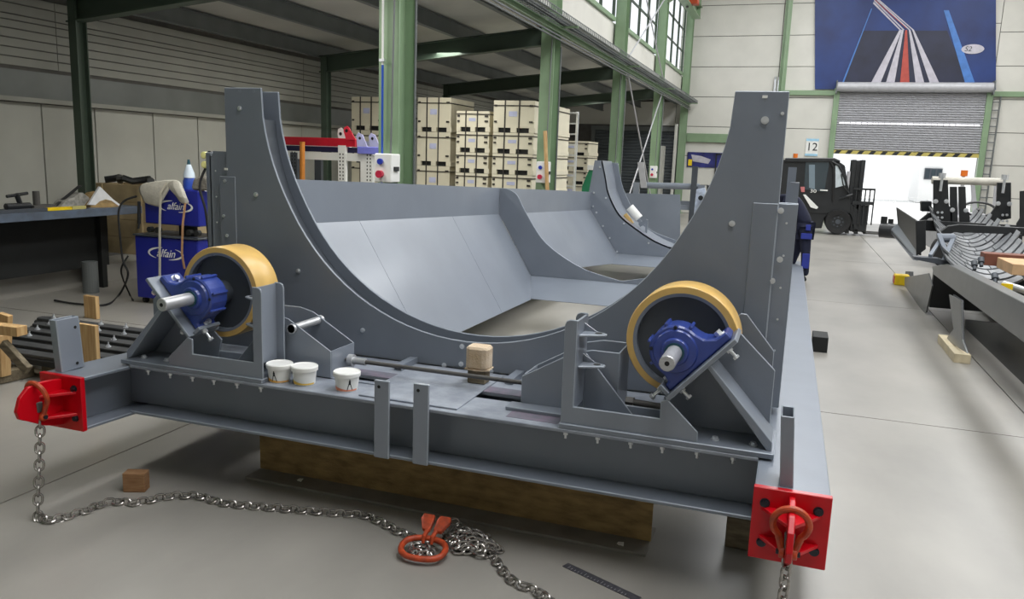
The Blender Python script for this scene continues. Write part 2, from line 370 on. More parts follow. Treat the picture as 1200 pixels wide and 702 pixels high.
for k in range(12):
    x0 = DX0+.02+k*(DX1-DX0-.1)/12
    B().pr([(x0,zb_-.13),(x0+.17,zb_-.13),(x0+.27,zb_),(x0+.1,zb_)], 'Y', YB-.176, YB-.17).done('hazard_stripe', BLK, d1)
# dark shutter at the end of the aisle
d2 = B().box(-8.15,-8.0,YB-.2,YB-.03,0,3.35).box(-4.62,-4.5,YB-.2,YB-.03,0,3.35).box(-8.15,-4.5,YB-.25,YB-.03,3.22,3.4).done('door_2', PURL, kind='structure')
b = B()
for k in range(26):
    z0 = k*.124; b.add([(x, y_, z_) for x in (-8.0,-4.62) for y_, z_ in ((YB-.1,z0+.005),(YB-.13,z0+.03),(YB-.13,z0+.09),(YB-.1,z0+.12))], [(0,1,5,4),(1,2,6,5),(2,3,7,6)])
b.box(-8.0,-4.62,YB-.1,YB-.03,0,3.22)
b.done('shutter_slats', SHUTD, d2, kind='stuff')
# outside
struct('ground_outside', mat('pale_yard_concrete', (225,225,222), .8, 0, .04, .4), (-30, 60, YB, 140, -.3, -.03))
bo = T('yard_building', 'pale building with a window across the yard seen through the roller door', 'building', (9, 55, 0))
A_ = (7.586,55.000,2.595); A2 = (10.985,55.000,2.715)
box('wall', WHITEW, bo, A_[0], A2[0]+6, 55, 60, 0, 6)
wA = (7.821,54.950,2.223); wB = (8.843,54.950,1.502)
w_ = box('window_frame', GREYD, bo, wA[0], wB[0], 54.9, 55, wB[2], wA[2])
for q in range(3):
    u0 = wA[0]+(wB[0]-wA[0])*q/3; box('pane', GLASS, w_, u0+.05, u0+(wB[0]-wA[0])/3-.05, 54.86, 54.9, wB[2]+.08, wA[2]-.08)
fa = (3.053,44.000,0.459); fb = (6.784,44.000,0.555)
fe = T('yard_fence', 'low pale mesh railing across the bright yard', 'fence', (fa[0], 44, 0))
b = B(); x = fa[0]-3
while x < fb[0]+8: b.box(x-.01,x+.01,44,44.02,.3,.62); x += .3
x = fa[0]-3
while x < fb[0]+8: b.box(x-.02,x+.02,44,44.03,-.03,.6); x += 2.5
b.box(fa[0]-3, fb[0]+8, 44, 44.02, .6, .63).box(fa[0]-3, fb[0]+8, 44, 44.02, .3, .32)
b.done('mesh', WHITEW, fe, kind='stuff')

# banner over the door
bn = T('wall_banner', 'large blue banner with printed conveyor lanes over the roller door', 'banner', (3.481,29.940,4.953))
def bpan(name, m, poly, y, **k): return B().pr(poly, 'Y', y, y+.012).done(name, m, bn, **k)
bpan('banner_sheet', BANB, [(0.404,4.916),(6.415,4.923),(5.995,8.308),(0.062,8.499)], 29.88)
bpan('printed_area', BAND2, [(1.301,4.935),(1.824,7.008),(4.635,6.961),(5.631,4.960)], 29.872)
bpan('printed_edge', BANL, [(4.442,7.659),(4.605,7.655),(5.816,4.960),(5.492,4.958)], 29.862)
bpan('printed_edge', BANL, [(1.271,4.933),(1.330,4.933),(2.088,7.776),(2.059,7.777)], 29.862)
for pts, m_ in (([(2.240,4.939),(2.588,4.941),(3.162,7.012),(3.077,7.014)], BANW), ([(2.789,4.942),(3.104,4.944),(3.218,7.011),(3.162,7.012)], BANW), ([(3.303,4.945),(3.643,4.947),(3.330,7.009),(3.274,7.010)], BANR),
             ([(3.867,4.948),(4.175,4.950),(3.442,7.007),(3.386,7.008)], BANW), ([(4.369,4.951),(4.701,4.953),(3.554,7.005),(3.498,7.006)], BANW),
             ([(3.077,7.014),(3.133,7.013),(2.120,8.012),(2.098,7.953)], BANW), ([(3.190,7.012),(3.246,7.011),(2.142,8.071),(2.117,8.042)], BANW), ([(3.295,7.069),(3.323,7.068),(2.171,8.070),(2.142,8.071)], BANR),
             ([(3.386,7.008),(3.442,7.007),(2.257,8.067),(2.200,8.069)], BANW), ([(3.498,7.006),(3.554,7.005),(2.314,8.066),(2.257,8.067)], BANW)):
    bpan('printed_stripe', m_, pts, 29.86)
oc = (5.515,29.850,6.319)
ob = B(); ob.pr([(oc[0]+.36*math.cos(t*math.pi/12), oc[2]+.165*math.sin(t*math.pi/12)) for t in range(24)], 'Y', 29.85, 29.86); ov = ob.done('oval_badge', BANW, bn)
text('S2', 'lettering', BLK, ov, (oc[0]-.15, 29.848, oc[2]), .24, shear=.2)
LBL = mat('sign_light_blue', (160,205,230), .5)
# number sign
sa = (0.274,29.940,3.062); sb = (0.730,29.940,2.466)
sg = B().box(sa[0], sb[0], 29.93, 29.96, sb[2], sa[2]).done('number_sign', WHITEP, None, ((sa[0]+sb[0])/2, 29.95, sb[2]), label='white wall sign reading 12 left of the roller door', cat='sign')
W0[sg.name] = Vector(((sa[0]+sb[0])/2, 29.95, sb[2]))
box('blue_strip', LBL, sg, sa[0], sb[0], 29.925, 29.93, sa[2]-.07, sa[2]+.02); box('blue_strip', LBL, sg, sa[0], sb[0], 29.925, 29.93, sb[2]-.03, sb[2]+.05)
text('12', 'digits', BLK, sg, ((sa[0]+sb[0])/2, 29.924, (sa[2]+sb[2])/2), .42)
# posters left on the back wall
pa = (-4.165,29.940,2.443); pb = (-2.814,29.940,1.849)
po = B().box(pa[0], pb[0]+.6, 29.93, 29.95, pb[2], pa[2]).done('poster', mat('poster_blue', (40,44,110), .4, 0, .5, 2.5), None, (pa[0],29.94,pb[2]), label='wide dark blue poster with pale machine picture on the back wall', cat='poster')
W0[po.name] = Vector((pa[0],29.94,pb[2]))
B().pr([(-4.020,2.346),(-3.933,2.078),(-3.322,1.999),(-3.236,2.170),(-3.612,2.292)], 'Y', 29.915, 29.93).done('printed_machine', BANW, po)
box('printed_mark', YEL, po, pa[0]+.05, pa[0]+.2, 29.915, 29.93, pb[2]+.05, pb[2]+.3)
pf = (-3.053,29.900,2.410); pg = (-2.549,29.900,1.457)
B().box(pf[0], pf[0]+.05, 29.9, 29.94, pg[2], pf[2]).box(pf[0], pg[0], 29.9, 29.94, pg[2], pg[2]+.05).box(pf[0], pg[0], 29.9, 29.94, pf[2]-.05, pf[2]).done('display_frame', BLK, None, (pf[0],29.93,pg[2]), label='thin black frame in front of the wide blue poster', cat='frame')
# twin pipes and cable ladder on back wall
for u in (909, 913.5):
    p0 = {909: (-1.050,29.850,5.362), 913.5: (-0.923,29.850,5.331)}[u]
    B().tube([(p0[0],29.85,0),(p0[0],29.85,p0[2]-.1),(p0[0],29.93,p0[2])], .045, 10).done('wall_pipe', ZINC, None, (p0[0],29.85,0), label='thin pale pipe on the back wall, %s of the close pair' % ('left' if u == 909 else 'right'), cat='pipe', group='paired wall pipes')
lx0, lx1, lz = (6.353,29.850,4.698)[0], (6.592,29.850,4.700)[0], (6.459,29.850,4.699)[2]
cl = T('cable_ladder', 'vertical ladder-like cable tray on the wall right of the roller door', 'cable tray', (lx0,29.85,0))
for x in (lx0, lx1): box('rail', PURL, cl, x-.02, x+.02, 29.82, 29.9, 0, lz)
k = 0
while k*.28 < lz: box('rung', PURL, cl, lx0, lx1, 29.84, 29.87, k*.28, k*.28+.04); k += 1
# aisle end wall fitting
box('trim_50', CREAMD, None, -4.35, -4.28, 27.2, 27.5, 0, 3.4, kind='structure')

# ---------------- main grey machine ----------------
XM = -1.781; ZT, ZB_ = .707, .407; SL = -.036
def MX(x, m): return x if m > 0 else 2*XM-x
mc = T('screening_trough_frame', 'large grey steel machine frame with curved end plates, open trough and two amber wheels', 'machine frame', (XM, 1.15, 0))
def isec_y(x0, x1, y0, y1, zb0, zt0, sl, tf=.018, tw=.012, name='side_beam', m=GREY):
    def q(xa, xb, da, db, ztop=True):
        base0 = zt0 if ztop else zb0
        b.hexa([(xa,y0,base0+da+sl*y0),(xb,y0,base0+da+sl*y0),(xb,y1,base0+da+sl*y1),(xa,y1,base0+da+sl*y1)], [(xa,y0,base0+db+sl*y0),(xb,y0,base0+db+sl*y0),(xb,y1,base0+db+sl*y1),(xa,y1,base0+db+sl*y1)])
    b = B(); q(x0, x1, -tf, 0); q(x0, x1, 0, tf, False); xm = (x0+x1)/2; q(xm-tw/2, xm+tw/2, 0+tf-.002, zt0-zb0-tf+.002, False)
    return b.done(name, m, mc, bevel=.002)
for m in (1, -1):
    x0, x1 = sorted((MX(0, m), MX(.29, m))); isec_y(x0, x1, .026, 12.6, ZB_, ZT+.002, SL)
    # stiffeners inside the beam at the crossing
    for yy in (3.5, 6.5):
        xs0 = x0 if m > 0 else (x0+x1)/2+.006; box('stiffener', GREY, mc, (x0+x1)/2+.006, x1-.004, yy, yy+.012, ZB_+.018+SL*yy, ZT-.018+SL*yy)
# front cross beam and deck
b = B(); x0, x1 = MX(0,-1), 0
B().box(x0, x1, .343, .643, ZT-.018, ZT).done('top_flange', DUSTY_SHEEN, mc, bevel=.003)
b.box(x0-.01, x1, .343, .643, ZB_, ZB_+.018).box(x0-.14, x1+.14, .487, .499, ZB_+.018, ZT-.018)
b.done('cross_beam', GREY, mc, bevel=.002)

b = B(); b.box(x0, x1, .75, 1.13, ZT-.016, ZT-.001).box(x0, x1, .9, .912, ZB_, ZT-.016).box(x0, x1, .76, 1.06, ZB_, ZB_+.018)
b.done('rear_cross_beam', DUSTY_SHEEN, mc)
box('deck_gap_shade_plate', DARK, mc, x0+.2, x1-.2, .66, .9, ZB_+.06, ZB_+.066)  # near-black sheet added to paint shade into the deck gap
box('primed_strip', PRIMER, mc, -2.36, -1.22, .752, .86, ZT-.001, ZT+.002)
box('primed_strip', PRIMER, mc, -1.22, -.95, .40, .60, ZT, ZT+.0015)
box('cover_plate', DUSTY_SHEEN, mc, -2.05, -1.48, .385, 1.07, ZT+.0, ZT+.009, bevel=.002)
box('cover_plate', GREYL, mc, -2.62, -2.06, .60, .64, ZT+.0, ZT+.006)
# rod between housings
B().cyl((-2.36,.76,.785),(-1.2,.76,.785), .012, 12).done('tie_rod', DARKST, mc, smooth=True)
B().cyl((-2.33,.76,.785),(-2.30,.76,.785), .036, 16).cyl((-2.31,.76,.785),(-2.22,.76,.785), .021, 16).done('rod_bush', STEEL, mc, smooth=True)
B().cyl((-.62,.62,.80),(-.42,.60,.80), .018, 12).cyl((-.66,.62,.80),(-.62,.62,.80), .03, 6).done('tie_rod', DARKST, mc, smooth=True)
for xq, yq in ((-2.10,.93), (-1.40,.95)):
    q = T  # open tube stub
    b = B(); z0 = ZT+.0
    b.box(xq-.025,xq+.025,yq,1.15,z0,z0+.004).box(xq-.025,xq+.025,yq,1.15,z0+.031,z0+.035).box(xq-.025,xq-.021,yq,1.15,z0+.004,z0+.031).box(xq+.021,xq+.025,yq,1.15,z0+.004,z0+.031)
    b.done('tube_stub', GREY, mc)
# two upright flat bars on the beam front
for xa, xb, zt2 in ((-1.925,-1.838,.828), (-1.70,-1.613,.838)):
    bb = B().box(xa, xb, .327, .343, ZB_-.002, zt2).done('flat_bar', GREYL, mc, bevel=.002)
    B().cyl(((xa+xb)/2-.015,.327,zt2-.035),((xa+xb)/2-.015,.3255,zt2-.035), .009, 12).done('bolt_hole', DARK, bb)
# posts at the beam ends
for xa, xb, m_ in ((-3.795,-3.745,-1), (.095,.148,1)):
    b = B(); t = .006; y0, y1 = .045, .2; zt2 = 1.005
    ln = -.022
    def bb_(a0,a1,c0,c1): b.hexa([(a0,c0,ZT),(a1,c0,ZT),(a1,c1,ZT),(a0,c1,ZT)],[(a0+ln,c0,zt2),(a1+ln,c0,zt2),(a1+ln,c1,zt2),(a0+ln,c1,zt2)])
    bb_(xa,xb,y0,y0+t); bb_(xa,xb,y1-t,y1); bb_(xa,xa+t,y0+t,y1-t); bb_(xb-t,xb,y0+t,y1-t)
    p = b.done('end_post', GREYL, mc, bevel=.001)
    if m_ < 0:
        for z in (.95,.74): B().cyl((xb,.15,z),(xb+.0015,.15,z), .009, 12).done('bolt_hole', DARK, p)
def smooth2(pts, n=5):
    P_ = [Vector((p[0], p[1], 0)) for p in pts]; out = []
    for i in range(len(P_)-1):
        p0 = P_[max(i-1,0)]; p1 = P_[i]; p2 = P_[i+1]; p3 = P_[min(i+2,len(P_)-1)]
        for k in range(n):
            t = k/n; q = .5*((2*p1)+(p2-p0)*t+(2*p0-5*p1+4*p2-p3)*t*t+(3*p1-3*p2+p3-p0)*t**3); out.append((q.x, q.y))
    out.append((P_[-1].x, P_[-1].y)); return out
# end ring plates
CX, CZ, RR, ZP = -1.75, 2.285, 1.407, 2.365
def ring_poly(x0, x1, ztop, zbot, cx, cz, r, ixl, ixr, n=44, cut=.0):
    pts = [(x0, ztop), (x0, zbot), (x1, zbot), (x1, ztop), (ixr, ztop)]
    for i in range(1, n):
        a = -math.pi*i/n; x = cx+r*math.cos(a); z = cz+r*math.sin(a)
        fr = max(0, 1-abs(math.sin(a))*2.2)    # ends flare slightly outward
        x += (ixr-(cx+r))*fr if math.cos(a) > 0 else (ixl-(cx-r))*fr
        pts.append((x, z))
    pts.append((ixl, ztop)); return pts
fp = B().pr(ring_poly(-3.48, -.026, ZP, ZT, CX, CZ, RR, -3.198, -.292), 'Y', 1.15, 1.166).done('front_end_plate', GREY, mc, bevel=.003)
B().pr(ring_poly(-3.50, -.04, ZP-.01, .5, CX, CZ, RR-.004, -3.198, -.292), 'Y', 1.33, 1.346).done('inner_end_plate', GREY, mc, bevel=.003)
for x in (-3.40, -.12): box('spacer_plate', GREYD, mc, x-.006, x+.006, 1.166, 1.33, 1.0, ZP-.06)
b = B()
for i in range(1, 40):
    a0 = -math.pi*i/41; a1 = -math.pi*(i+1)/41; r0, r1 = RR+.07, RR+.078
    P_ = [(CX+r*math.cos(a), CZ+r*math.sin(a)) for a, r in ((a0,r0),(a1,r0),(a1,r1),(a0,r1))]
    b.pr(P_, 'Y', 1.166, 1.33)
b.done('arc_web', GREYD, mc)
for p in ((-3.362,1.150,2.236),(-3.486,1.150,1.770),(-3.251,1.150,1.692),(-3.504,1.150,1.539),(-3.481,1.150,1.410),(-2.937,1.150,1.216),(-2.464,1.150,0.873),(-1.779,1.150,0.845),(-1.895,1.150,0.713),(-1.782,1.150,0.734),(-1.586,1.150,0.713),(-0.253,1.150,1.684),(-0.015,1.150,1.765),(0.003,1.150,1.512),(-0.025,1.150,1.397),(-0.139,1.150,1.161)):
    bolt(fp, p, .016)
bolt(fp, (-0.133,1.150,2.220), .02); bolt(fp, (-0.051,1.150,2.255), .009)
for p in ((-0.143,1.150,2.337),(-3.480,1.150,1.847)): box('white_tag', WHITEP, fp, p[0]-.013, p[0]+.013, 1.146, 1.15, p[2]-.007, p[2]+.007)
for p in ((-3.358,1.150,2.345),(-3.254,1.150,2.343)): B().cyl((p[0],1.15,p[2]),(p[0],1.148,p[2]), .011, 12).done('plug_hole', GREYL, fp)
# side columns beside the end plates
for m in (1, -1):
    xa, xb = sorted((MX(-.03, m), MX(.068, m)))
    b = B(); zt2 = (0.044,1.200,1.801)[2] if m > 0 else (-3.662,1.250,1.931)[2]
    b.box(xa, xb, 1.17, 1.176, ZT, zt2).box(xa, xb, 1.30, 1.306, ZT, zt2).box(xb-.006 if m > 0 else xa, xb if m > 0 else xa+.006, 1.17, 1.306, ZT, zt2).box(xa, xa+.006, 1.176, 1.30, ZT, zt2)
    cp = b.done('side_column', GREYL, mc, bevel=.002)
    for k in range(6): bolt(cp, ((xa+xb)/2, 1.17, zt2-.1-k*.17), .006)
box('side_bracket', GREYL, mc, (-0.002,1.600,1.992)[0], (0.043,1.600,1.994)[0], 1.6, 1.75, ZT-.1, (0.025,1.600,1.988)[2])
box('side_bracket', GREYL, mc, (0.017,1.400,1.901)[0], (0.064,1.400,1.903)[0], 1.4, 1.5, ZT-.1, (0.034,1.400,1.907)[2])
for m in (1, -1):
    xa, xb = sorted((MX(-.155, m), MX(-.03, m)))
    bk = box('doubler_plate', GREY, fp, xa, xb, 1.144, 1.15, 1.02, (-0.018,1.150,1.800)[2], bevel=.002)
# side band strip on the left plate
box('hinge_strip', GREY, mc, -3.66, -3.615, 1.17, 1.30, ZT, 1.95, bevel=.002)

B().box(-3.60,-3.475,1.169,1.175,ZT,1.96).done('side_plate', GREY, mc)
# wheel stations (right one first, left one mirrored)
def local_uv(m):
    du = Vector((.675, .738)); dn = Vector((-.738, .675))
    c0 = Vector((-.411, 1.13))
    def f(u, v):
        p = c0+du*u+dn*v; return (MX(p.x, m), p.y)
    return f
for m in (1, -1):
    cx, cz = MX(-.411, m), 1.13
    def PX(pts): return [(MX(x, m), z) for x, z in pts]
    # base plate
    xa, xb = sorted((MX(-.93, m), MX(.065, m)))
    bp_ = box('base_plate', GREY, mc, xa, xb, .345, .70, ZT, ZT+.026, bevel=.003)
    fr = B().pr(PX([(-.926,.73),(-.926,1.215),(-.918,1.235),(-.90,1.243),(-.864,1.243),(-.864,.82),(-.451,.82),(-.451,.905),(-.42,.915),(-.274,.78),(-.274,.73)]), 'Y', .36, .372).done('stand_plate', GREYL, mc, bevel=.003)
    B().pr(PX([(-.926,.73),(-.926,1.215),(-.918,1.235),(-.90,1.243),(-.864,1.243),(-.864,.80),(-.47,.80),(-.47,.73)]), 'Y', .56, .572).done('stand_plate', GREYL, mc, bevel=.003)
    xa, xb = sorted((MX(-.876, m), MX(-.864, m)))
    wp_ = box('stand_web', GREYL, mc, xa, xb, .372, .56, .80, 1.236)
    for z in (1.155, 1.0):
        a, c_ = MX(-.864, m), MX(-.745, m)
        lg = B().pr([(a,.40),(MX(-.79,m),.43),(c_,.455),(c_,.485),(MX(-.79,m),.51),(a,.53)], 'Z', z, z+.012).done('lug', GREYL, mc, bevel=.002)
        B().cyl((MX(-.785,m),.47,z+.0125),(MX(-.785,m),.47,z+.0135), .018, 16).done('lug_hole', DARK, lg)
        B().pr([(a, z+.012),(MX(-.80,m), z+.012),(a, z+.05)], 'Y', .50, .508).done('lug_rib', GREYL, lg)
    B().pr(PX([(-.864,.75),(-.864,1.04),(-.855,1.04),(-.60,.75)]), 'Y', .545, .555).done('gusset', GREY, mc, bevel=.002)
    # bearing seat plate
    L = local_uv(m)
    B().pr([L(-.17,-.125), L(.255,-.125), L(.255,-.147), L(-.17,-.147)], 'Y', .36, .62).done('bearing_seat', GREYL, mc, bevel=.003)
    B().pr([L(-.17,-.125), L(-.15,-.125), L(-.15,-.07), L(-.17,-.07)], 'Y', .40, .58).done('seat_stop', GREYL, mc, bevel=.002)
    # support gusset plate and diagonal rib
    B().pr([L(-.165,-.147), L(.25,-.147)]+PX([(.034,1.055),(.034,.733),(-.44,.733),(-.47,.86)]), 'Y', .585, .597).done('support_plate', GREY, mc, bevel=.003)
    B().pr(PX([(-.262,1.088),(-.245,1.10),(.052,.775),(.052,.733),(.03,.733)]), 'Y', .38, .585).done('diagonal_rib', GREYL, mc, bevel=.003)
    B().pr(PX([(-.16,1.24),(-.13,1.24),(.02,1.06),(.02,.72),(-.5,.72),(-.5,.85)]), 'Y', .97, .982).done('support_plate', GREY, mc, bevel=.003)
    # bolts on base plate, jack bolts, hanging bolts
    for x in (-.20, -.03): put('bolt', BOLT, bp_, (MX(x,m), .43, ZT+.026), (-math.pi/2,0,0), (.02,.02,.02))
    for x in (-.9,-.74,-.58,-.43,-.27,-.11): put('hanging_bolt', NUTD, bp_, (MX(x,m), .375, ZT-.018))
    ang = math.atan2(.738,.675)
    def jack(u, v, y, dv):   # small bolt along local direction
        p0 = L(u, v); p1 = L(u+dv[0], v+dv[1]); p2 = L(u+dv[0]*.35, v+dv[1]*.35); p3 = L(u+dv[0]*1.25, v+dv[1]*1.25)
        B().cyl((p0[0],y,p0[1]), (p1[0],y,p1[1]), .0085, 10).cyl((p0[0],y,p0[1]), (p2[0],y,p2[1]), .017, 6).cyl((p1[0],y,p1[1]), (p3[0],y,p3[1]), .016, 6).done('jack_bolt', ZINC, mc)
    jack(-.17, -.09, .45, (-.06, 0)); jack(-.10, -.147, .42, (0, -.045)); jack(.19, -.147, .42, (0, -.045))
    # wheel
    wh = B().lathe((cx,cz), 'Y', [(.238,.65),(.270,.65),(.274,.656),(.274,.854),(.270,.86),(.238,.86)], 72).done('wheel', TYRE, mc, smooth=True, label='wheel with amber polyurethane tread')
    B().lathe((cx,cz), 'Y', [(.222,.652),(.239,.648),(.239,.862),(.222,.858)], 72).done('rim', GREY, wh, smooth=True)
    B().cyl((cx,.69,cz),(cx,.77,cz), .223, 60).done('disc', GREYD, wh)
    B().cyl((cx,.575,cz),(cx,.70,cz), .07, 32).done('hub', GREYD, wh, smooth=True)
    # pillow block
    b = B()
    prof = [L(-.150,-.123), L(.235,-.123), L(.235,-.085), L(.175,-.08), L(.135,-.045)]
    for k in range(0, 15):
        a = -.02+math.pi*1.02*k/14; prof.append(L(.122*math.cos(a), .122*math.sin(a)))
    prof += [L(-.118,-.05), L(-.124,-.085), L(-.150,-.088)]
    b.pr(prof, 'Y', .43, .575)
    pb_ = b.done('pillow_block', BLUE, mc, bevel=.008, label='blue cast bearing housing')
    B().lathe((cx,cz), 'Y', [(.0,.402),(.060,.402),(.064,.408),(.066,.418),(.098,.42),(.104,.43),(.0,.43)], 40).done('end_cover', BLUE, pb_, smooth=True)
    B().lathe((cx,cz), 'Y', [(.036,.396),(.046,.396),(.046,.403),(.036,.403)], 40).done('seal_ring', TEAL, pb_)
    for a in (.25, 1.15, 2.05, 2.9):
        q = [L(.118*math.cos(a-.05), .108*math.sin(a-.05)), L(.118*math.cos(a+.05), .118*math.sin(a+.05)), L(.137*math.cos(a+.06), .137*math.sin(a+.06)), L(.137*math.cos(a-.06), .137*math.sin(a-.06))]
        B().pr(q, 'Y', .44, .565).done('casting_rib', BLUE, pb_, bevel=.003)
    for a in (.8, 2.3):
        q = L(.112*math.cos(a), .112*math.sin(a)); bolt(pb_, (q[0], .43, q[1]), .009, BOLTK)
    for u in (-.132, .19):
        for y in (.50,):
            p0 = L(u, -.085); p1 = L(u, -.06)
            B().cyl((p0[0],y,p0[1]), (p1[0],y,p1[1]), .019, 6).cyl(((p0[0]*1.0),y,p0[1]), (p0[0]*.8+p1[0]*.2,y,p0[1]*.8+p1[1]*.2), .027, 16).done('foot_bolt', ZINC, pb_)
    # shaft with keyway bore
    ye = .18
    sh = B().cyl((cx,ye+.004,cz),(cx,.70,cz), .036, 32).cyl((cx,ye,cz),(cx,ye+.004,cz), .032, 32, r2=.036).done('shaft', STEEL, mc, smooth=True)
    B().cyl((cx,ye-.001,cz),(cx,ye+.002,cz), .011, 16).done('centre_bore', DARK, sh)
    # housing with pin
    hp = [(-1.21,.70),(-1.21,.868),(-.93,1.03),(-.84,1.05),(-.70,1.05),(-.70,.70)]
    B().pr(PX(hp), 'Y', .60, .608).done('housing_plate', GREYL, mc, bevel=.002)
    B().pr(PX(hp), 'Y', .85, .858).done('housing_plate', GREYL, mc, bevel=.002)
    for xw, zt2 in ((-1.21,.868), (-.708,1.05)):
        xa, xb = sorted((MX(xw, m), MX(xw+.008, m))); box('housing_end', GREYL, mc, xa, xb, .608, .85, .70, zt2)
    if m < 0:
        B().cyl((-2.60,.575,.978),(-2.60,.88,.978), .024, 24).cyl((-2.60,.575,.978),(-2.60,.592,.978), .028, 24).cyl((-2.60,.863,.978),(-2.60,.882,.978), .028, 24).done('lever_pin', STEEL, mc, smooth=True)
    else:
        xa, xb = -1.26, -.93; box('foot_angle', GREYL, mc, xa, xb, .50, .60, ZT, ZT+.02, bevel=.003)
        box('foot_angle', GREYL, mc, -1.2, -1.19, .608, .68, .868, .88)

# red towing plates with lifting lugs
for m in (1, -1):
    xa, xb = sorted((MX(0, m), MX(.293, m))); xc = (xa+xb)/2
    lab = 'red bolted towing plate'
    rp = box('towing_plate', RED, mc, xa-.003, xb+.003, -.004, .026, ZB_-.004, ZT+.004, bevel=.003, label=lab)
    lug = []
    prof = [(0,.69),(-.06,.70),(-.14,.705),(-.21,.695),(-.26,.65),(-.285,.58),(-.27,.535),(-.21,.505),(-.13,.46),(-.03,.43),(0,.43)]
    B().pr(prof, 'X', xc-.012, xc+.012).done('lifting_lug', RED, rp, bevel=.003)
    for z in (.625, .5):
        for s in (-1, 1):
            B().add([(xc+s*.012,-.15,z-.008),(xc+s*.012,-.004,z-.008),(xc+s*.115,-.004,z-.008),(xc+s*.012,-.15,z+.008),(xc+s*.012,-.004,z+.008),(xc+s*.115,-.004,z+.008)], [(0,1,2),(3,5,4),(0,3,4,1),(1,4,5,2),(2,5,3,0)]).done('gusset', RED, rp, bevel=.002)
    for x in (xa+.045, xb-.045):
        for z in (ZB_+.07, ZT-.06): bolt(rp, (x, -.004, z), .02, BOLTK)

# trough side panels, partition, hoppers
def seam(y): return 1.527-.038*y
def rim(y): return 1.845-.0385*y
def trough_bay(y0, y1, s_low0, s_low1, m, xa=-3.3, dx=.433, dz=-.71):
    X = lambda x: MX(x, 1) if m < 0 else MX(x, -1)
    X = (lambda x: x) if m < 0 else (lambda x: 2*(-1.76)-x)
    # vertical upper panel
    B().slab([(X(xa),y0,seam(y0)),(X(xa),y1,seam(y1)),(X(xa),y1,rim(y1)),(X(xa),y0,rim(y0))], (-.008 if m < 0 else .008,0,0)).done('upper_side_panel', GREYL, mc)
    def P(y, s): return (X(xa+dx*s), y, seam(y)+dz*s)
    return P
for m in (-1, 1):
    P = trough_bay(1.346, 5.86, 0, 0, m)
    ysplit = [1.346, 2.55, 4.45, 5.86]
    def slow(y): # lower edge parameter along slope so that it follows the photographed edge
        return 1.45+(y-1.346)*(1.33-1.45)/(5.46-1.346)
    for a, b_ in zip(ysplit[:-1], ysplit[1:]):
        e = 1 if b_ < 5.8 else 0
        pts = [P(a+.002, 0), P(b_-.002, 0)]
        if b_ > 5.8: pts += [P(5.852, 1.0), P(5.461, slow(5.46))]
        else: pts += [P(b_-.002, slow(b_))]
        pts += [P(a+.002, slow(a))]
        B().slab(pts, (-.006 if m < 0 else .006, 0, -.006)).done('sloped_side_panel', GREYL, mc)
X2 = 2*(-1.76)
pl = [(-3.145,1.589),(-3.067,1.532),(-2.940,1.315),(-2.692,0.995),(-2.260,0.742),(-1.844,0.634)]
pl = [(-3.3,rim(5.86))]+smooth2([(-3.22,rim(5.86)-.002)]+pl+[(-1.76,.62)])[:-1]
right = [(X2-x, z) for x, z in pl]
poly = pl+[(-1.76,.62)]+right[::-1]+[(X2+3.3,seam(5.86)),(X2+2.867,.59),(-2.867,.59),(-3.3,seam(5.86))]
B().pr(poly, 'Y', 5.86, 5.87).done('middle_partition', GREY, mc, bevel=.003)
def hop_end(y1, z1, xl1, y0, z0, xl0): B().slab([(xl1,y1,z1),(X2-xl1,y1,z1),(X2-xl0,y0,z0),(xl0,y0,z0)], (0,.006,-.006)).done('hopper_end_panel', GREYL, mc)
hop_end(5.86,.59,-2.866, 5.461,.382,-2.729)
# second bay
YA = 10.5
for m in (-1, 1):
    trough_bay(5.87, YA, 0, 0, m)
    a0 = ((-2.790,10.500,0.396)[0], (-2.790,10.500,0.396)[2]); dxx = a0[0]+3.3; dzz = a0[1]-seam(YA)
    f = (lambda x: x) if m < 0 else (lambda x: X2-x)
    def Q(y, q): return (f(-3.3+dxx*q), y, seam(y)+dzz*q)
    B().slab([Q(5.87,0),Q(YA-.01,0),Q(YA-.01,1),Q(YA-.8,1.16),Q(5.87,.92)], (-.006 if m < 0 else .006,0,-.006)).done('sloped_side_panel', GREYL, mc)
hop_end(YA-.01, a0[1], a0[0], YA-.8, seam(YA-.8)+dzz*1.16, -3.3+dxx*1.16)
inA = [(-3.138,1.987),(-3.062,1.699),(-2.990,1.424),(-2.793,1.088),(-2.527,0.883),(-2.136,0.658),(-1.750,0.531)]
inA = smooth2(inA+[(-1.76,.53)], 4)[:-1]
pA = [(-3.274,1.983)]+inA+[(-1.76,.53)]
rA = [(X2-x, z) for x, z in inA]
polyA = pA+rA[::-1]+[(X2+3.274,1.983),(X2+3.35,1.43),(X2+3.304,1.127),(X2-a0[0],a0[1]),(a0[0],a0[1]),(-3.304,1.127),(-3.35,1.43)]
ra = B().pr(polyA, 'Y', YA, YA+.012).done('rear_end_plate', GREY, mc, bevel=.003)
for p in ((-3.177,10.500,1.870),(-3.259,10.500,1.426),(-3.261,10.500,1.188),(-3.042,10.500,1.348),(-3.195,10.500,1.088),(-2.701,10.500,0.924),(-3.067,10.500,0.857),(-2.934,10.500,0.656),(-2.792,10.500,0.426),(-2.251,10.500,0.613)): bolt(ra, p, .018)
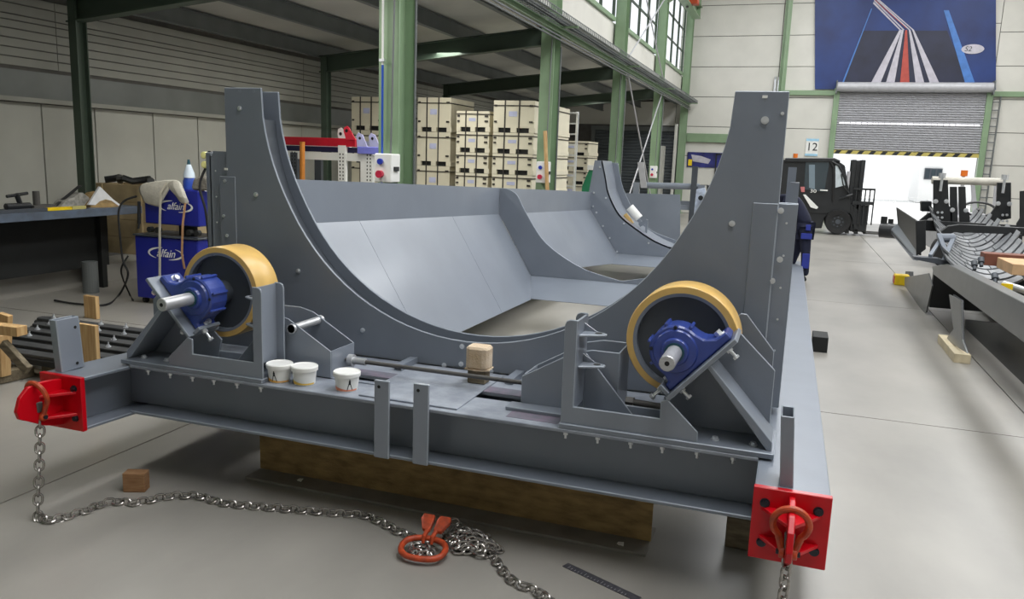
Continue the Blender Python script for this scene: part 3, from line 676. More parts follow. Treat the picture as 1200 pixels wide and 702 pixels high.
# curved rail of the rear ring
b = B(); n = len(inA)
for i in range(n-1):
    (xa,za),(xb,zb2) = inA[i], inA[i+1]
    b.add([(xa,YA,za),(xb,YA,zb2),(xb+.01,11.2,zb2-.01),(xa+.01,11.2,za-.01),(xa-.02,YA,za-.02),(xb-.02,YA,zb2-.02),(xb-.01,11.2,zb2-.03),(xa-.01,11.2,za-.03)], [(0,1,2,3),(7,6,5,4),(0,4,5,1),(1,5,6,2),(2,6,7,3),(3,7,4,0)])
b.done('curved_rail', GREYL, mc)
inB = [(-3.009,1.952),(-2.953,1.695),(-2.860,1.439),(-2.668,1.111),(-2.385,0.811),(-2.085,0.685),(-1.792,0.604)]
inB = smooth2(inB+[(-1.75,.56)], 4)[:-1]
pBl = [(-3.28,1.96)]+inB+[(-1.75,.56)]; rB = [(X2-x, z) for x, z in inB]
B().pr(pBl+rB[::-1]+[(X2+3.28,1.96),(X2+3.28,.3),(-3.28,.3)], 'Y', 11.2, 11.215).done('rear_end_plate', GREY, mc, bevel=.003)
# rear transverse plate and white roller
rw = [(-4.708,1.335),(-2.025,1.396),(-1.963,0.514),(-4.657,0.192)]
B().pr(rw, 'Y', 12.4, 12.415).done('rear_cross_plate', GREYL, mc)
r0 = (-2.653,10.700,1.197); r1 = (-2.476,10.700,1.013)
B().cyl((r0[0],10.7,r0[2]),(r1[0],10.7,r1[2]), .075, 20).done('rear_roller', WHITEP, mc, smooth=True)
B().cyl((r0[0]-.09,10.75,r0[2]-.13),(r0[0]+.05,10.75,r0[2]-.29), .045, 16).done('rear_roller', TYRE, mc, smooth=True)
rb = (-2.382,10.800,0.908); B().pr([(-2.494,0.920),(-2.364,1.002),(-2.334,0.989),(-2.333,0.750),(-2.363,0.748),(-2.374,0.912),(-2.461,0.862)], 'Y', 10.75, 10.8).done('roller_bracket', GREY, mc)

# rusty support beam
sb_ = T('support_beam', 'rusty steel I-beam with dark flanges lying on the floor under the grey frame', 'steel beam', (-1.73,.75,0))
xa, xb = -2.957, -.506
B().box(xa, xb, .595, .92, 0, .016).box(xa, xb, .595, .92, .33, .346).done('flange', FLG, sb_, bevel=.002)
B().box(xa+.0, xb-.0, .745, .759, .016, .33).done('web', RUST, sb_, label='rust covered web')
for p, wh_ in (((-2.625,0.678,0.017),'left'), ((-0.648,0.648,0.017),'right')): top('paper_scrap', WHITEP, 'small pale scrap on the %s end of the dark flange' % wh_, 'scrap', lambda b: b.add([(p[0]-.02,p[1],.0165),(p[0]+.02,p[1]-.015,.0165),(p[0]+.015,p[1]+.02,.024),(p[0]-.015,p[1]+.02,.02)], [(0,1,2,3),(3,2,1,0)]).box(p[0]-.01,p[0]+.01,p[1]-.008,p[1]+.008,.0162,.022), (p[0],p[1],.016), group='scraps on the rusty beam')
for y in (2.0, 8.5): 
    t_ = B().box(-3.75,.2,y,y+.24,0,ZB_+SL*(y+.2)-.002).done('timber_baulk', WOODO, None, (-1.78,y,0), label='dark timber baulk lying across under the %s of the trough' % ('front' if y < 5 else 'rear'), cat='timber')
bar = T('black_flat_bar', 'thin black flat bar sticking out under the grey beam above the rusty beam', 'steel bar', (-.6,.62,.35))
box('bar', BLK, bar, -2.9, -.33, .60, .80, .347, .388)

# ---------------- things on the machine ----------------
def bucket(p, label, tint, fig, yaw):
    t = T('plastic_tub', label, 'tub', p, 'small white plastic tubs on the machine deck')
    x, y, z = p
    B().lathe((x,y),'Z',[(0,z),(.058,z),(.067,z+.078),(.0,z+.078)],40).done('tub_body', WHITEP, t, smooth=True)
    B().lathe((x,y),'Z',[(.0,z+.078),(.074,z+.078),(.075,z+.098),(.071,z+.103),(.066,z+.099),(0,z+.097)],40).done('lid', WHITEP, t, smooth=True)
    def curved(name, m, a0, a1, z0f, z1f, n=14):
        b = B(); vs = []
        for i in range(n+1):
            a = a0+(a1-a0)*i/n; f = i/n
            for zz in (z0f(f), z1f(f)):
                r = .058+.009*(zz/.078)+.0008; vs.append((x+r*math.cos(a), y+r*math.sin(a), z+zz))
        b.add(vs, [(2*i, 2*i+1, 2*i+3, 2*i+2) for i in range(n)]); b.done(name, m, t)
    curved('printed_band', tint, math.radians(yaw-85), math.radians(yaw+75), lambda f: .003, lambda f: .012+.03*max(0,(.6-f)))
    if fig:
        a = math.radians(yaw+fig)
        def pt(da, zz): r = .058+.009*(zz/.078)+.0012; return (x+r*math.cos(a+da), y+r*math.sin(a+da), z+zz)
        for q in (((-.09,.05),(-.02,.05),(-.19,.01),(-.26,.01)), ((.0,.05),(.07,.05),(.26,.01),(.19,.01)), ((-.09,.062),(.08,.062),(.08,.04),(-.09,.04)), ((-.05,.070),(.04,.070),(.04,.060),(-.05,.060))):
            B().add([pt(*c) for c in q], [(0,1,2,3)]).done('printed_figure', BLK, t)
OR_ = mat('print_orange', (240,180,90), .5); PK_ = mat('print_pink', (236,150,120), .5)
q = (-2.589,0.448,0.707); bucket((q[0],q[1],.708), 'white tub beside the upright stand, leftmost of the three', OR_, -8, -75)
q = (-2.438,0.465,0.707); bucket((q[0],q[1],.708), 'white tub with plain yellow band, middle of the three', mat('print_yellow', (240,200,90), .5), 0, -75)
q = (-2.170,0.467,0.707); bucket((q[0],q[1],.708), 'white tub with pink and orange print standing apart to the right', PK_, 30, -75)
q = (-1.563,0.860,0.717)
q2 = q
k_ = T('padded_block', 'brown timber block with cream padded block on top, standing on the cover plate', 'block', (q[0],q[1]+.03,.716))
x, y = q[0], q[1]+.03
B().box(x-.052,x+.052,y-.045,y+.045,.717,.80).done('timber_block', WOODO, k_, bevel=.004)
fb_ = B().pr([(x-.068,y-.04),(x-.05,y-.06),(x+.05,y-.06),(x+.07,y-.04),(x+.07,y+.04),(x+.05,y+.06),(x-.05,y+.06),(x-.068,y+.04)],'Z',.80,.93).done('foam_pad', FOAM, k_, bevel=.012)
B().pr([(x-.07,y-.05),(x,y-.066),(x+.075,y-.04),(x+.07,y+.05),(x-.06,y+.06)],'Z',.795,.803).done('card_sheet', FOAM, k_)
# ---------------- shackles and chains ----------------
def shackle(xc, label):
    t = T('lifting_shackle', label, 'shackle', (xc,-.135,.5), 'orange shackles on the red towing plates')
    P_ = []
    for i in range(0, 25):
        a = math.radians(-50+280*i/24); P_.append((xc+.066*math.cos(a), -.15-.02*math.sin(a), .638+.07*math.sin(a)))
    P_ = [(xc+.024,-.14,.525)]+P_+[(xc-.024,-.14,.525)]
    B().tube(P_, .014, 10).done('bow', ORANGE, t, smooth=True)
    for s in (-1, 1): B().cyl((xc+s*.014,-.14,.515),(xc+s*.034,-.14,.515), .023, 16).done('eye', ORANGE, t, bevel=.003)
    B().cyl((xc-.045,-.14,.515),(xc+.045,-.14,.515), .011, 12).done('pin', BLACKM, t)
    B().slab([(xc-.016,-.165,.54),(xc+.016,-.165,.54),(xc+.02,-.17,.60),(xc-.02,-.17,.60)],(0,.035,0)).done('swivel_body', DARKST, t, bevel=.004)
    return t
XLc, XRc = MX(.1465,-1), .1465
shackle(XLc, 'orange shackle on the red plate at the left end of the frame')
shackle(XRc, 'orange shackle on the red plate at the right front corner')
def link_mesh(wire, pitch):
    b = B(); P_ = []; R_ = wire*1.5; Lh = pitch/2+wire*.5-R_+wire*.0
    Lh = max(.001, (pitch+wire)/2-R_)
    for k in range(7): a = -math.pi/2+math.pi*k/6; P_.append((Lh+R_*math.cos(a), R_*math.sin(a), 0))
    for k in range(7): a = math.pi/2+math.pi*k/6; P_.append((-Lh+R_*math.cos(a), R_*math.sin(a), 0))
    b.tube(P_, wire/2, 7, closed=True); return mk_mesh('chain_link', b, CHAINM, True)
PITCH = .045; LM = link_mesh(.0135, PITCH)
def smooth_path(pts, n=12):
    out = []; P_ = [Vector(p) for p in pts]
    for i in range(len(P_)-1):
        p0 = P_[max(i-1,0)]; p1 = P_[i]; p2 = P_[i+1]; p3 = P_[min(i+2,len(P_)-1)]
        for k in range(n):
            t = k/n; out.append(.5*((2*p1)+(p2-p0)*t+(2*p0-5*p1+4*p2-p3)*t*t+(3*p1-3*p2+p3-p0)*t**3))
    out.append(P_[-1]); return out
def chain(parent, pts, start=0, lim=300, floor_roll=True):
    path = smooth_path(pts); acc = [0]
    for a, b_ in zip(path[:-1], path[1:]): acc.append(acc[-1]+(b_-a).length)
    n = int(acc[-1]/PITCH); j = 0
    for k in range(min(n, lim)):
        s = (k+.5)*PITCH
        while acc[j+1] < s: j += 1
        f = (s-acc[j])/(acc[j+1]-acc[j]); p = path[j].lerp(path[j+1], f); d = (path[j+1]-path[j]).normalized()
        up = Vector((0,0,1)) if abs(d.z) < .8 else Vector((.3,1,0)).normalized()
        yv = up.cross(d).normalized(); zv = d.cross(yv)
        M_ = Matrix((d, yv, zv)).transposed().to_4x4()
        flat = (k+start) % 2
        roll = (0.35 if flat else math.pi/2-.35) + random.uniform(-.15,.15)
        if abs(d.z) > .8: roll = math.pi/2*flat+.5
        M_ = M_ @ Matrix.Rotation(roll, 4, 'X')
        o = put('chain_link', LM, parent, p); o.rotation_euler = M_.to_euler()
def gp(p, z=.016): return (p[0], p[1], z)
lc = (-3.596,-0.287,0.000)
ch1 = T('steel_chain', 'grey steel chain hanging from the left orange shackle and trailing along the floor', 'chain', (XLc,-.135,0))
px = [(XLc,-.14,.50),((XLc+lc[0])/2,(-.14+lc[1])/2,.26),(lc[0],lc[1],.03),gp((-3.550,-0.300,0.000),.018),gp((-3.487,-0.272,0.000)),gp((-3.433,-0.137,0.000)),gp((-3.402,-0.005,-0.000)),gp((-3.267,0.054,0.000)),gp((-3.154,0.191,0.000)),gp((-3.015,0.252,0.000)),gp((-2.826,0.237,0.000)),gp((-2.635,0.273,0.000)),gp((-2.396,0.330,0.000)),gp((-2.180,0.378,0.000)),gp((-2.041,0.416,-0.000)),gp((-1.898,0.376,0.000)),gp((-1.764,0.316,0.000)),gp((-1.668,0.285,0.000)),gp((-1.611,0.248,0.000),.02)]
chain(ch1, px)
# heap of chain and tail
ch2 = T('steel_chain', 'grey steel chain heaped beside the orange ring, tail running to the front', 'chain', (-1.400,0.290,0.000))
heap = []
hc = (-1.365,0.355,0.000)
for k in range(60):
    a = k*1.05; r = .03+.095*((k*37 % 60)/60)
    heap.append((hc[0]+r*1.25*math.cos(a), hc[1]+r*.85*math.sin(a), .016+.055*(1-r/.12)*(k/60)+.012*(k % 3)))
chain(ch2, heap[:34], 0)
chain(ch2, [(p[0]+.012, p[1]-.015, max(.016, p[2]-.012)) for p in heap[34:52]], 1)
hc2 = (-1.552,0.176,0.000)
heap = [(hc2[0]+.075*math.cos(k*1.3)*(.4+.6*((k*7) % 5)/5), hc2[1]+.06*math.sin(k*1.3)*(.4+.6*((k*3) % 5)/5), .016+.004*(k % 4)) for k in range(18)]
chain(ch2, heap, 0)
px = [gp((-1.310,0.300,0.000)),gp((-1.241,0.291,-0.000)),gp((-1.146,0.184,0.000)),gp((-1.101,0.133,0.000)),gp((-1.022,0.066,0.000)),gp((-0.964,0.058,0.000)),gp((-0.881,0.021,0.000)),gp((-0.790,-0.055,0.000)),gp((-0.659,-0.135,0.000))]
chain(ch2, px)
chain(ch2, [gp((-1.529,0.365,0.000),.03),gp((-1.519,0.476,0.000),.045),gp((-1.434,0.427,0.000),.03)])
ch3 = T('steel_chain', 'grey steel chain hanging straight down from the right orange shackle', 'chain', (XRc,-.135,0))
chain(ch3, [(XRc,-.14,.50),(XRc-.004,-.14,.25),(XRc-.02,-.15,.1),(XRc-.06,-.17,.02),(XRc-.3,-.25,.016)])
# big ring with two shorteners
rc = (-1.548,0.156,0.020)
rg = T('master_ring', 'orange oval master link with two chain shorteners lying on the chain heap', 'ring', (rc[0],rc[1],0))
RV = Vector((rc[0],rc[1],.045)); rx = Vector((.95,.12,0)); ry = Vector((-.15,.85,.12))
P_ = []
for k in range(36):
    a = 2*math.pi*k/36; P_.append(RV+rx*(.118*math.copysign(abs(math.cos(a))**.8, math.cos(a)))+ry*(.098*math.copysign(abs(math.sin(a))**.85, math.sin(a))))
B().tube(P_, .0155, 12, closed=True).done('ring', ORANGE, rg, smooth=True)
for s, u in ((-1, -.012), (1, .035)):
    b0 = RV+rx*(u)+ry*.095; e0 = b0+Vector((.022*s, .075, .055))
    hk_ = B().tube([b0+Vector((0,-.03,-.012)), b0+Vector((0,-.02,.022)), b0+Vector((0,.01,.03)), b0+Vector((.01*s,.05,.045))], [.008,.011,.012,.013], 10).done('hook', ORANGE, rg, smooth=True)
    d_ = (e0-b0); m1 = b0+d_*.35
    B().slab([m1+Vector((-.02,0,0)), e0+Vector((-.036,0,0)), e0+Vector((-.03,.03,.012)), e0+Vector((.03,.03,.012)), e0+Vector((.036,0,0)), m1+Vector((.02,0,0))], (0,-.012,.024)).done('hook_block', ORANGE, rg, bevel=.004)
    B().cyl(e0+Vector((-.035,.005,.005)), e0+Vector((.035,.005,.005)), .007, 8).done('pin', BLACKM, rg)
# ruler and blocks on the floor
ra_, rb_ = Vector((-0.873,0.336,0.000)), Vector((-0.473,0.161,0.000)); dv = (rb_-ra_).normalized(); nv = Vector((-dv.y, dv.x, 0))*.045
rl = B().slab([ra_, rb_, rb_+nv, ra_+nv], (0,0,.004)).done('steel_ruler', mat('ruler_steel', (92,92,100), .35, .4, .2, 30), None, ra_, label='dark steel rule lying on the floor right of the orange ring', cat='ruler')
W0[rl.name] = ra_
for k in range(18):
    p = ra_+dv*(.03+.02*k)+nv*.1+Vector((0,0,.0041)); B().slab([p, p+dv*.002, p+dv*.002+nv*(.5 if k % 5 == 0 else .28), p+nv*(.5 if k % 5 == 0 else .28)], (0,0,.0006)).done('scale_mark', ZINC, rl)
a, b_, c_ = Vector((-3.465,0.155,0.000)), Vector((-3.370,0.237,0.000)), Vector((-3.400,0.171,0.000))
d0 = Vector((.93,.37,0)).normalized(); n0 = Vector((-.37,.93,0)).normalized()
ax_ = a
B().slab([ax_, ax_+d0*.125, ax_+d0*.125+n0*.075, ax_+n0*.075], (0,0,.115)).done('timber_block', WOODB, None, ax_, bevel=.004, label='small fresh timber block standing alone on the floor under the left end', cat='timber block')
a = Vector((-0.136,0.874,-0.000))
B().box(a.x, a.x+.30, a.y, a.y+.12, 0, .17).done('timber_block', WOODO, None, (a.x+.15,a.y+.06,0), bevel=.006, label='weathered timber block on the floor behind the right red plate', cat='timber block')
a = (0.376,5.954,0.000)
B().box(a[0], a[0]+.16, a[1], a[1]+.35, 0, .17).done('timber_block', DARK, None, a, bevel=.004, label='dark block on the floor beside the right side of the frame', cat='timber block')
for (u, v) in ((944,300),):
    pass
# ---------------- left side: pallet with track bars, boards, trestle ----------------
pc = Vector((-5.85, 2.28, 0))
def PL(x, y): return Vector((pc.x+x*.985-y*.17*0+y*-.0, pc.y+y-x*.0+0, 0))
pal = T('pallet', 'dark worn timber pallet under the black track bars', 'pallet', (-5.85,2.3,0))
for y in (1.75, 2.3, 2.85):
    B().box(-6.95,-4.7,y-.06,y+.06,0,.022).done('bottom_board', WOODO, pal)
    for x in (-6.88,-5.82,-4.78): B().box(x-.07,x+.07,y-.05,y+.05,.022,.105).done('block', WOODO, pal)
for k in range(7):
    x = -6.95+k*.36; B().box(x,x+.11,1.68,2.92,.105,.128).done('top_board', WOODO, pal)
bars = [(-6.75,-4.55,1.66,0,.0,.20),(-6.75,-4.6,1.86,1,.0,.20),(-7.0,-4.7,2.08,2,.05,.25),(-6.85,-4.8,2.30,3,.05,.25),(-6.95,-4.9,2.52,4,.05,.25),(-7.15,-5.0,2.74,5,.05,.25)]
lbls = ['front black rubber track bar on the pallet','second black rubber track bar from the pallet front','third black rubber track bar from the pallet front','fourth black track bar with zinc bolts from the pallet front','second black track bar with zinc bolts from the pallet rear','rearmost black track bar with zinc bolts on the pallet']
for x0, x1, y, k, dz, zt2 in bars:
    z0 = .13+ .001; 
    t = T('track_bar', lbls[k], 'track bar', ((x0+x1)/2, y, z0), 'black bolted track bars on the pallet')
    zt2 = z0+.085
    pts = [(x0+.04,y-.075),(x1,y-.075),(x1,y+.075),(x0+.08,y+.085),(x0,y+.04),(x0,y-.03)]
    B().pr(pts,'Z',z0,zt2-.03).done('bar', RUB, t, bevel=.006)
    B().pr([(a_*1, b2) for a_, b2 in [(x0+.06,y-.06),(x1-.03,y-.06),(x1-.03,y+.06),(x0+.09,y+.06),(x0+.03,y+.03),(x0+.03,y-.02)]],'Z',zt2-.03,zt2).done('top_plate', mat('worn_black_rubber', (58,59,60), .5, 0, .3, 9) if k == 0 else bpy.data.materials['worn_black_rubber'], t, bevel=.004)
    if k >= 2:
        x = x0+.22
        while x < x1-.1:
            B().cyl((x,y,zt2),(x,y,zt2+.008), .024, 12).cyl((x,y,zt2+.008),(x,y,zt2+.022), .015, 6).cyl((x,y,zt2+.022),(x+.006,y,zt2+.045), .007, 8).done('bolt', ZINC, t); x += .31
def board(name, label, p, w_, h_, th, m=WOODN, rz=0.0, z0=0, lean=0):
    x, y = p[0], p[1]; d = Vector((math.cos(rz), math.sin(rz), 0)); n_ = Vector((-d.y, d.x, 0))
    return B().slab([Vector((x,y,z0)), Vector((x,y,z0))+d*w_, Vector((x,y,z0))+d*w_+n_*th, Vector((x,y,z0))+n_*th], (0,lean,h_)).done(name, m, None, (x,y,z0), bevel=.003, label=label, cat='timber board')
q = (-4.884,1.380,0.358)
board('timber_board', 'upright fresh timber board standing behind the left beam end', (-5.06,1.33), .20, .62, .035, rz=-.05, z0=0)
q = (-7.620,3.740,0.130); board('timber_board', 'short upright timber offcut at the rear of the pallet', (-7.537,3.665,-0.000), .20, .26, .05, rz=-.1)
tr = T('timber_trestle', 'rough grey timber trestle frame at the left picture edge', 'trestle', (-6.0,1.5,0))
def beam(parent, name, p0, p1, w_, h_, m):
    p0, p1 = Vector(p0), Vector(p1); d = (p1-p0).normalized(); s = d.cross(Vector((0,0,1))); s = s.normalized() if s.length > .01 else Vector((0,1,0)); u = s.cross(d)
    b = B(); s *= w_/2; u *= h_/2
    b.add([p0-s-u,p0+s-u,p0+s+u,p0-s+u,p1-s-u,p1+s-u,p1+s+u,p1-s+u], [(0,1,2,3),(7,6,5,4),(0,4,5,1),(1,5,6,2),(2,6,7,3),(3,7,4,0)])
    return b.done(name, m, parent, bevel=.003)
TY = 1.3
def tp(p, y=None): return Vector(p)
beam(tr, 'top_rail', (-5.585,1.300,0.508), Vector((-5.585,1.300,0.508))+Vector((-.9,-.05,-.0)), .10, .075, WOODN)
beam(tr, 'post', (-5.964,1.420,0.416), (-5.981,1.420,0.067), .09, .07, WOODN)
beam(tr, 'post', (-6.139,1.600,0.538), (-6.212,1.600,0.016), .05, .12, WOODN)
beam(tr, 'brace', (-5.733,1.250,0.405), (-5.490,1.250,0.213), .05, .07, WOODO)
beam(tr, 'foot', (-5.979,1.670,0.050), (-6.033,1.208,0.050), .09, .09, WOODO)

# ---------------- welder, gloves, bottle, bench ----------------
wx0, wx1, wy = -7.72, -6.75, 4.65
wd = T('welding_machine', 'blue two-part welding machine standing behind the left wheel', 'welding machine', (-7.2,wy+.3,0))
B().box(wx0,wx1,wy,wy+.55,.07,.86).done('power_unit', WBLUE, wd, bevel=.012)
B().box(wx0-.01,wx1+.02,wy-.02,wy+.57,.86,.88).done('top_tray', GREYD, wd, bevel=.004)
zt0, zt1 = (-7.135,4.650,1.238)[2], (-7.121,4.650,1.518)[2]
B().box(wx0+.16,wx1+.02,wy+.02,wy+.5,1.02,1.46).done('wire_feeder', WBLUE, wd, bevel=.012)
B().cyl((-7.1,wy+.25,.88),(-7.1,wy+.25,1.02), .11, 20).done('swivel', DARK, wd)
for x in (-7.45,-6.85):
    for d in (0,.12): B().cyl((x+d,wy+.02,.95),(x+d,wy-.04,.95), .035, 14).done('socket', DARK, wd)
for x in (wx0+.08, wx1-.08):
    for y in (wy+.06, wy+.48): B().cyl((x-.02,y,.04),(x+.02,y,.04), .04, 14).done('caster', DARK, wd)
def swoosh(cx, cz, y, w_, h_):
    b = B(); n = 18
    for (a0, a1) in ((100, 235), (-80, 55)):
        vs = []
        for i in range(n+1):
            a = math.radians(a0+(a1-a0)*i/n); t = math.sin(math.pi*i/n)*.014+.002
            vs += [(cx+(w_-t)*math.cos(a), y, cz+(h_-t)*math.sin(a)), (cx+(w_+t)*math.cos(a), y, cz+(h_+t)*math.sin(a))]
        b.add(vs, [(2*i,2*i+1,2*i+3,2*i+2) for i in range(n)])
    return b.done('logo_swoosh', WHITEP, wd)
text('alfain', 'lettering', WHITEP, wd, (-7.24,wy-.003,.66), .14, shear=.35)
swoosh(-7.24,.66,wy-.002,.26,.075)
text('alfain', 'lettering', WHITEP, wd, (-7.08,wy+.017,1.25), .125, shear=.35)
swoosh(-7.08,1.25,wy+.018,.25,.07)
def sheet(name, m, label, cat, pts_rows, th=.012, origin=(0,0,0), parent=None):
    R_ = len(pts_rows); Cn = len(pts_rows[0]); v = [Vector(p) for r in pts_rows for p in r]
    n = len(v); vs = v+[p+Vector((0,th,-th*.3)) for p in v]; f = []
    for i in range(R_-1):
        for j in range(Cn-1):
            a = i*Cn+j; f.append((a,a+1,a+Cn+1,a+Cn)); f.append((a+n,a+Cn+n,a+Cn+1+n,a+1+n))
    edge = [j for j in range(Cn)]+[i*Cn+Cn-1 for i in range(1,R_)]+[(R_-1)*Cn+j for j in range(Cn-2,-1,-1)]+[i*Cn for i in range(R_-2,0,-1)]
    for a, b_ in zip(edge, edge[1:]+edge[:1]): f.append((a, a+n, b_+n, b_))
    b = B().add(vs, f); o = b.done(name, m, parent, origin, smooth=True, label=label, cat=cat)
    s = o.modifiers.new('sub', 'SUBSURF'); s.levels = s.render_levels = 1; return o
def yy(k, base=4.62): return base
g1 = [[(-7.577,4.620,1.509),(-7.332,4.600,1.551),(-7.111,4.600,1.581),(-7.001,4.620,1.596)],
      [(-7.602,4.600,1.436),(-7.335,4.570,1.469),(-7.153,4.570,1.478),(-7.118,4.600,1.437)],
      [(-7.529,4.600,1.335),(-7.332,4.560,1.346),(-7.212,4.570,1.341),(-7.201,4.600,1.330)],
      [(-7.525,4.620,1.271),(-7.375,4.600,1.249),(-7.271,4.600,1.233),(-7.276,4.620,1.243)]]
sheet('work_glove', CLOTH, 'pale leather glove draped over the left of the welding machine', 'glove', g1, origin=(-7.5,4.6,1.4))
g2 = [[(-7.126,4.600,1.550),(-7.016,4.580,1.595),(-6.945,4.600,1.578),(-6.916,4.620,1.508)],
      [(-7.133,4.590,1.478),(-7.006,4.550,1.495),(-6.899,4.570,1.459),(-6.864,4.600,1.429)],
      [(-6.996,4.590,1.392),(-6.898,4.550,1.378),(-6.852,4.570,1.380),(-6.829,4.600,1.349)],
      [(-6.988,4.620,1.320),(-6.921,4.600,1.293),(-6.857,4.600,1.286),(-6.823,4.620,1.308)]]
sheet('work_glove', CLOTH, 'pale leather glove hanging over the blue wire feeder lettering', 'glove', g2, origin=(-7.1,4.6,1.4))
STR = mat('tape_strap', (206,200,184), .8); STR2 = mat('tan_strap', (196,150,110), .8)
def ribbon(label, pts, m, w_=.018):
    P_ = [Vector(p) for p in pts]; b = B()
    for p, q in zip(P_[:-1], P_[1:]):
        s = Vector((w_,0,0)); b.add([p-s,p+s,q+s,q-s,p-s+Vector((0,.006,0)),p+s+Vector((0,.006,0)),q+s+Vector((0,.006,0)),q-s+Vector((0,.006,0))], [(0,1,2,3),(7,6,5,4),(0,4,5,1),(1,5,6,2),(2,6,7,3),(3,7,4,0)])
    b.done('strap', m, None, P_[0], label=label, cat='strap')
ribbon('pale strap hanging down the front of the blue welding machine', [(-7.102,4.560,1.541),(-7.190,4.550,1.415),(-7.250,4.580,1.038),(-7.306,4.600,0.333)], STR, .016)
ribbon('tan strap hanging down the right front of the blue welding machine', [(-6.852,4.580,1.308),(-6.901,4.580,1.059),(-6.949,4.600,0.679),(-6.936,4.620,0.499)], STR2, .014)
bt = (-7.014,4.850,1.519)
bo_ = T('spray_bottle', 'pale blue and white spray bottle with conical top on the welding machine', 'bottle', (bt[0],4.85,1.461))
zt_ = (-7.001,4.850,1.821)[2]
B().lathe((bt[0],4.85),'Z',[(0,1.461),(.075,1.461),(.075,1.56),(.06,1.60),(0,1.60)],28).done('body', mat('bottle_blue', (50,80,170), .3), bo_, smooth=True)
B().lathe((bt[0],4.85),'Z',[(0,1.60),(.07,1.60),(.062,1.66),(.025,zt_-.06),(0,zt_-.06)],28).done('cone', mat('bottle_white', (215,228,242), .4), bo_, smooth=True)
B().lathe((bt[0],4.85),'Z',[(0,zt_-.06),(.022,zt_-.06),(.014,zt_),(0,zt_)],16).done('nozzle', TEAL, bo_, smooth=True)
gl = (-6.710,4.700,1.433)
B().pr([(gl[0]-.13,1.462),(gl[0]+.10,1.462),(gl[0]+.12,1.5),(gl[0]+.10,1.62),(gl[0]+.02,1.64),(gl[0]-.1,1.60),(gl[0]-.14,1.5)],'Y',4.68,4.82).done('fur_pad', mat('grey_fleece', (122,118,110), .95, 0, .3, 30, .8, 60), None, (gl[0],4.7,1.462), bevel=.03, label='grey fleece pad standing on the right of the welding machine', cat='pad')
# cables beside welder
def cable(label, pts, r, m=RUB, grp=None, name='cable'):
    B().tube(smooth_path(pts, 8), r, 8).done(name, m, None, pts[0], smooth=True, label=label, cat='cable', group=grp)
cable('black welding cable looping down left of the blue machine', [(-7.607,4.600,1.352),(-7.763,4.550,1.283),(-7.803,4.500,1.136),(-7.796,4.500,0.820),(-7.773,4.500,0.555),(-7.603,4.400,0.398),(-8.257,4.892,0.020),(-7.855,4.279,0.020),(-8.184,4.153,0.020),(-8.586,4.189,0.020)], .013)
cable('black hose hanging between bench and blue machine', [(-7.788,4.600,0.597),(-7.809,4.500,0.412),(-8.149,4.957,0.020),(-7.795,4.654,0.020)], .011)
tk = (-7.544,4.550,1.148); B().cyl((-7.571,4.600,1.291), (-7.587,4.600,1.016), .02, 10).cyl((-7.587,4.600,1.016), (-7.604,4.600,0.952), .012, 8).done('torch_handle', BLK, None, tk, label='black and blue torch handle hanging at the left of the welding machine', cat='torch')
# bench along the left wall
zb1 = 1.06
bf = (-9.329,4.127,1.060)[0]
bx1 = -9.02
be = T('steel_bench', 'long worn blue steel bench top along the left wall', 'workbench', (-8.7,4,0))
yend = (-9.101,5.956,1.060)[1]
B().box(-9.02,-8.4,1.2,5.5,1.05,1.15).done('bench_top', BENCHM, be, bevel=.004)
for y in (2.0,5.3):
    for x in (-8.95,): B().box(x-.04,x+.04,y-.04,y+.04,0,1.05).done('leg', DARK, be)
B().box(-9.0,-8.98,1.3,5.45,.3,1.04).done('back_panel', DARK, be)
wbx = T('timber_crate', 'open brown timber crate standing at the end of the blue bench', 'crate', (-8.7,6.0,0))
for y in (5.75,6.3):
    for k in range(4): B().box(-9.55,-7.85,y,y+.04,.42+k*.25,.42+k*.25+.24).done('plank', PLY, wbx, bevel=.003)
for x in (-9.55,-7.89): B().box(x,x+.04,5.79,6.3,.42,1.41).done('plank', PLY, wbx)
for x in (-9.4,-8.7,-8.0): B().box(x,x+.07,5.72,5.75,.0,1.41).done('batten', PLY, wbx)
B().cyl((-8.75,4.9,0),(-8.75,4.9,.42),.1,20).done('steel_pipe_stub', PURL, None, (-8.75,4.9,0), label='short grey pipe standing under the blue bench', cat='pipe')
# clutter on bench
random.seed(11)

def bpt(u): # point on the bench top for a photo column measured along the bench
    return None
YS = lambda f: 2.7+f*4.2
def clut(name, label, cat, y, x, fn, m, bev=.003):
    b = B(); fn(b, x, y, 1.151); b.done(name, m, None, (x,y,1.151), bevel=bev, label=label, cat=cat)

YU = {}
YU[10] = (-8.750,3.786,1.162)[1]; YU[25] = (-8.750,3.953,1.154)[1]; YU[47] = (-8.750,4.210,1.141)[1]; YU[62] = (-8.750,4.392,1.132)[1]; YU[80] = (-8.750,4.619,1.121)[1]; YU[95] = (-8.750,4.816,1.111)[1]; YU[105] = (-8.750,4.951,1.104)[1]; YU[125] = (-8.750,5.231,1.090)[1]
clut('hand_grinder', 'dark hand tool with raised nozzle at the left end of the bench', 'tool', YU[25], -8.75, lambda b,x,y,z: b.cyl((x,y-.2,z+.05),(x,y+.12,z+.05),.04,12).cyl((x,y,z+.05),(x,y-.05,z+.2),.03,10).cyl((x,y-.18,z+.17),(x,y+.1,z+.2),.02,8), BLK)
clut('socket_post', 'short dark steel post standing on the bench against a wall joint', 'tool', YU[47], -8.8, lambda b,x,y,z: b.cyl((x,y,z),(x,y,z+.22),.04,14).box(x-.1,x+.1,y-.12,y+.2,z,z+.05), DARKST)
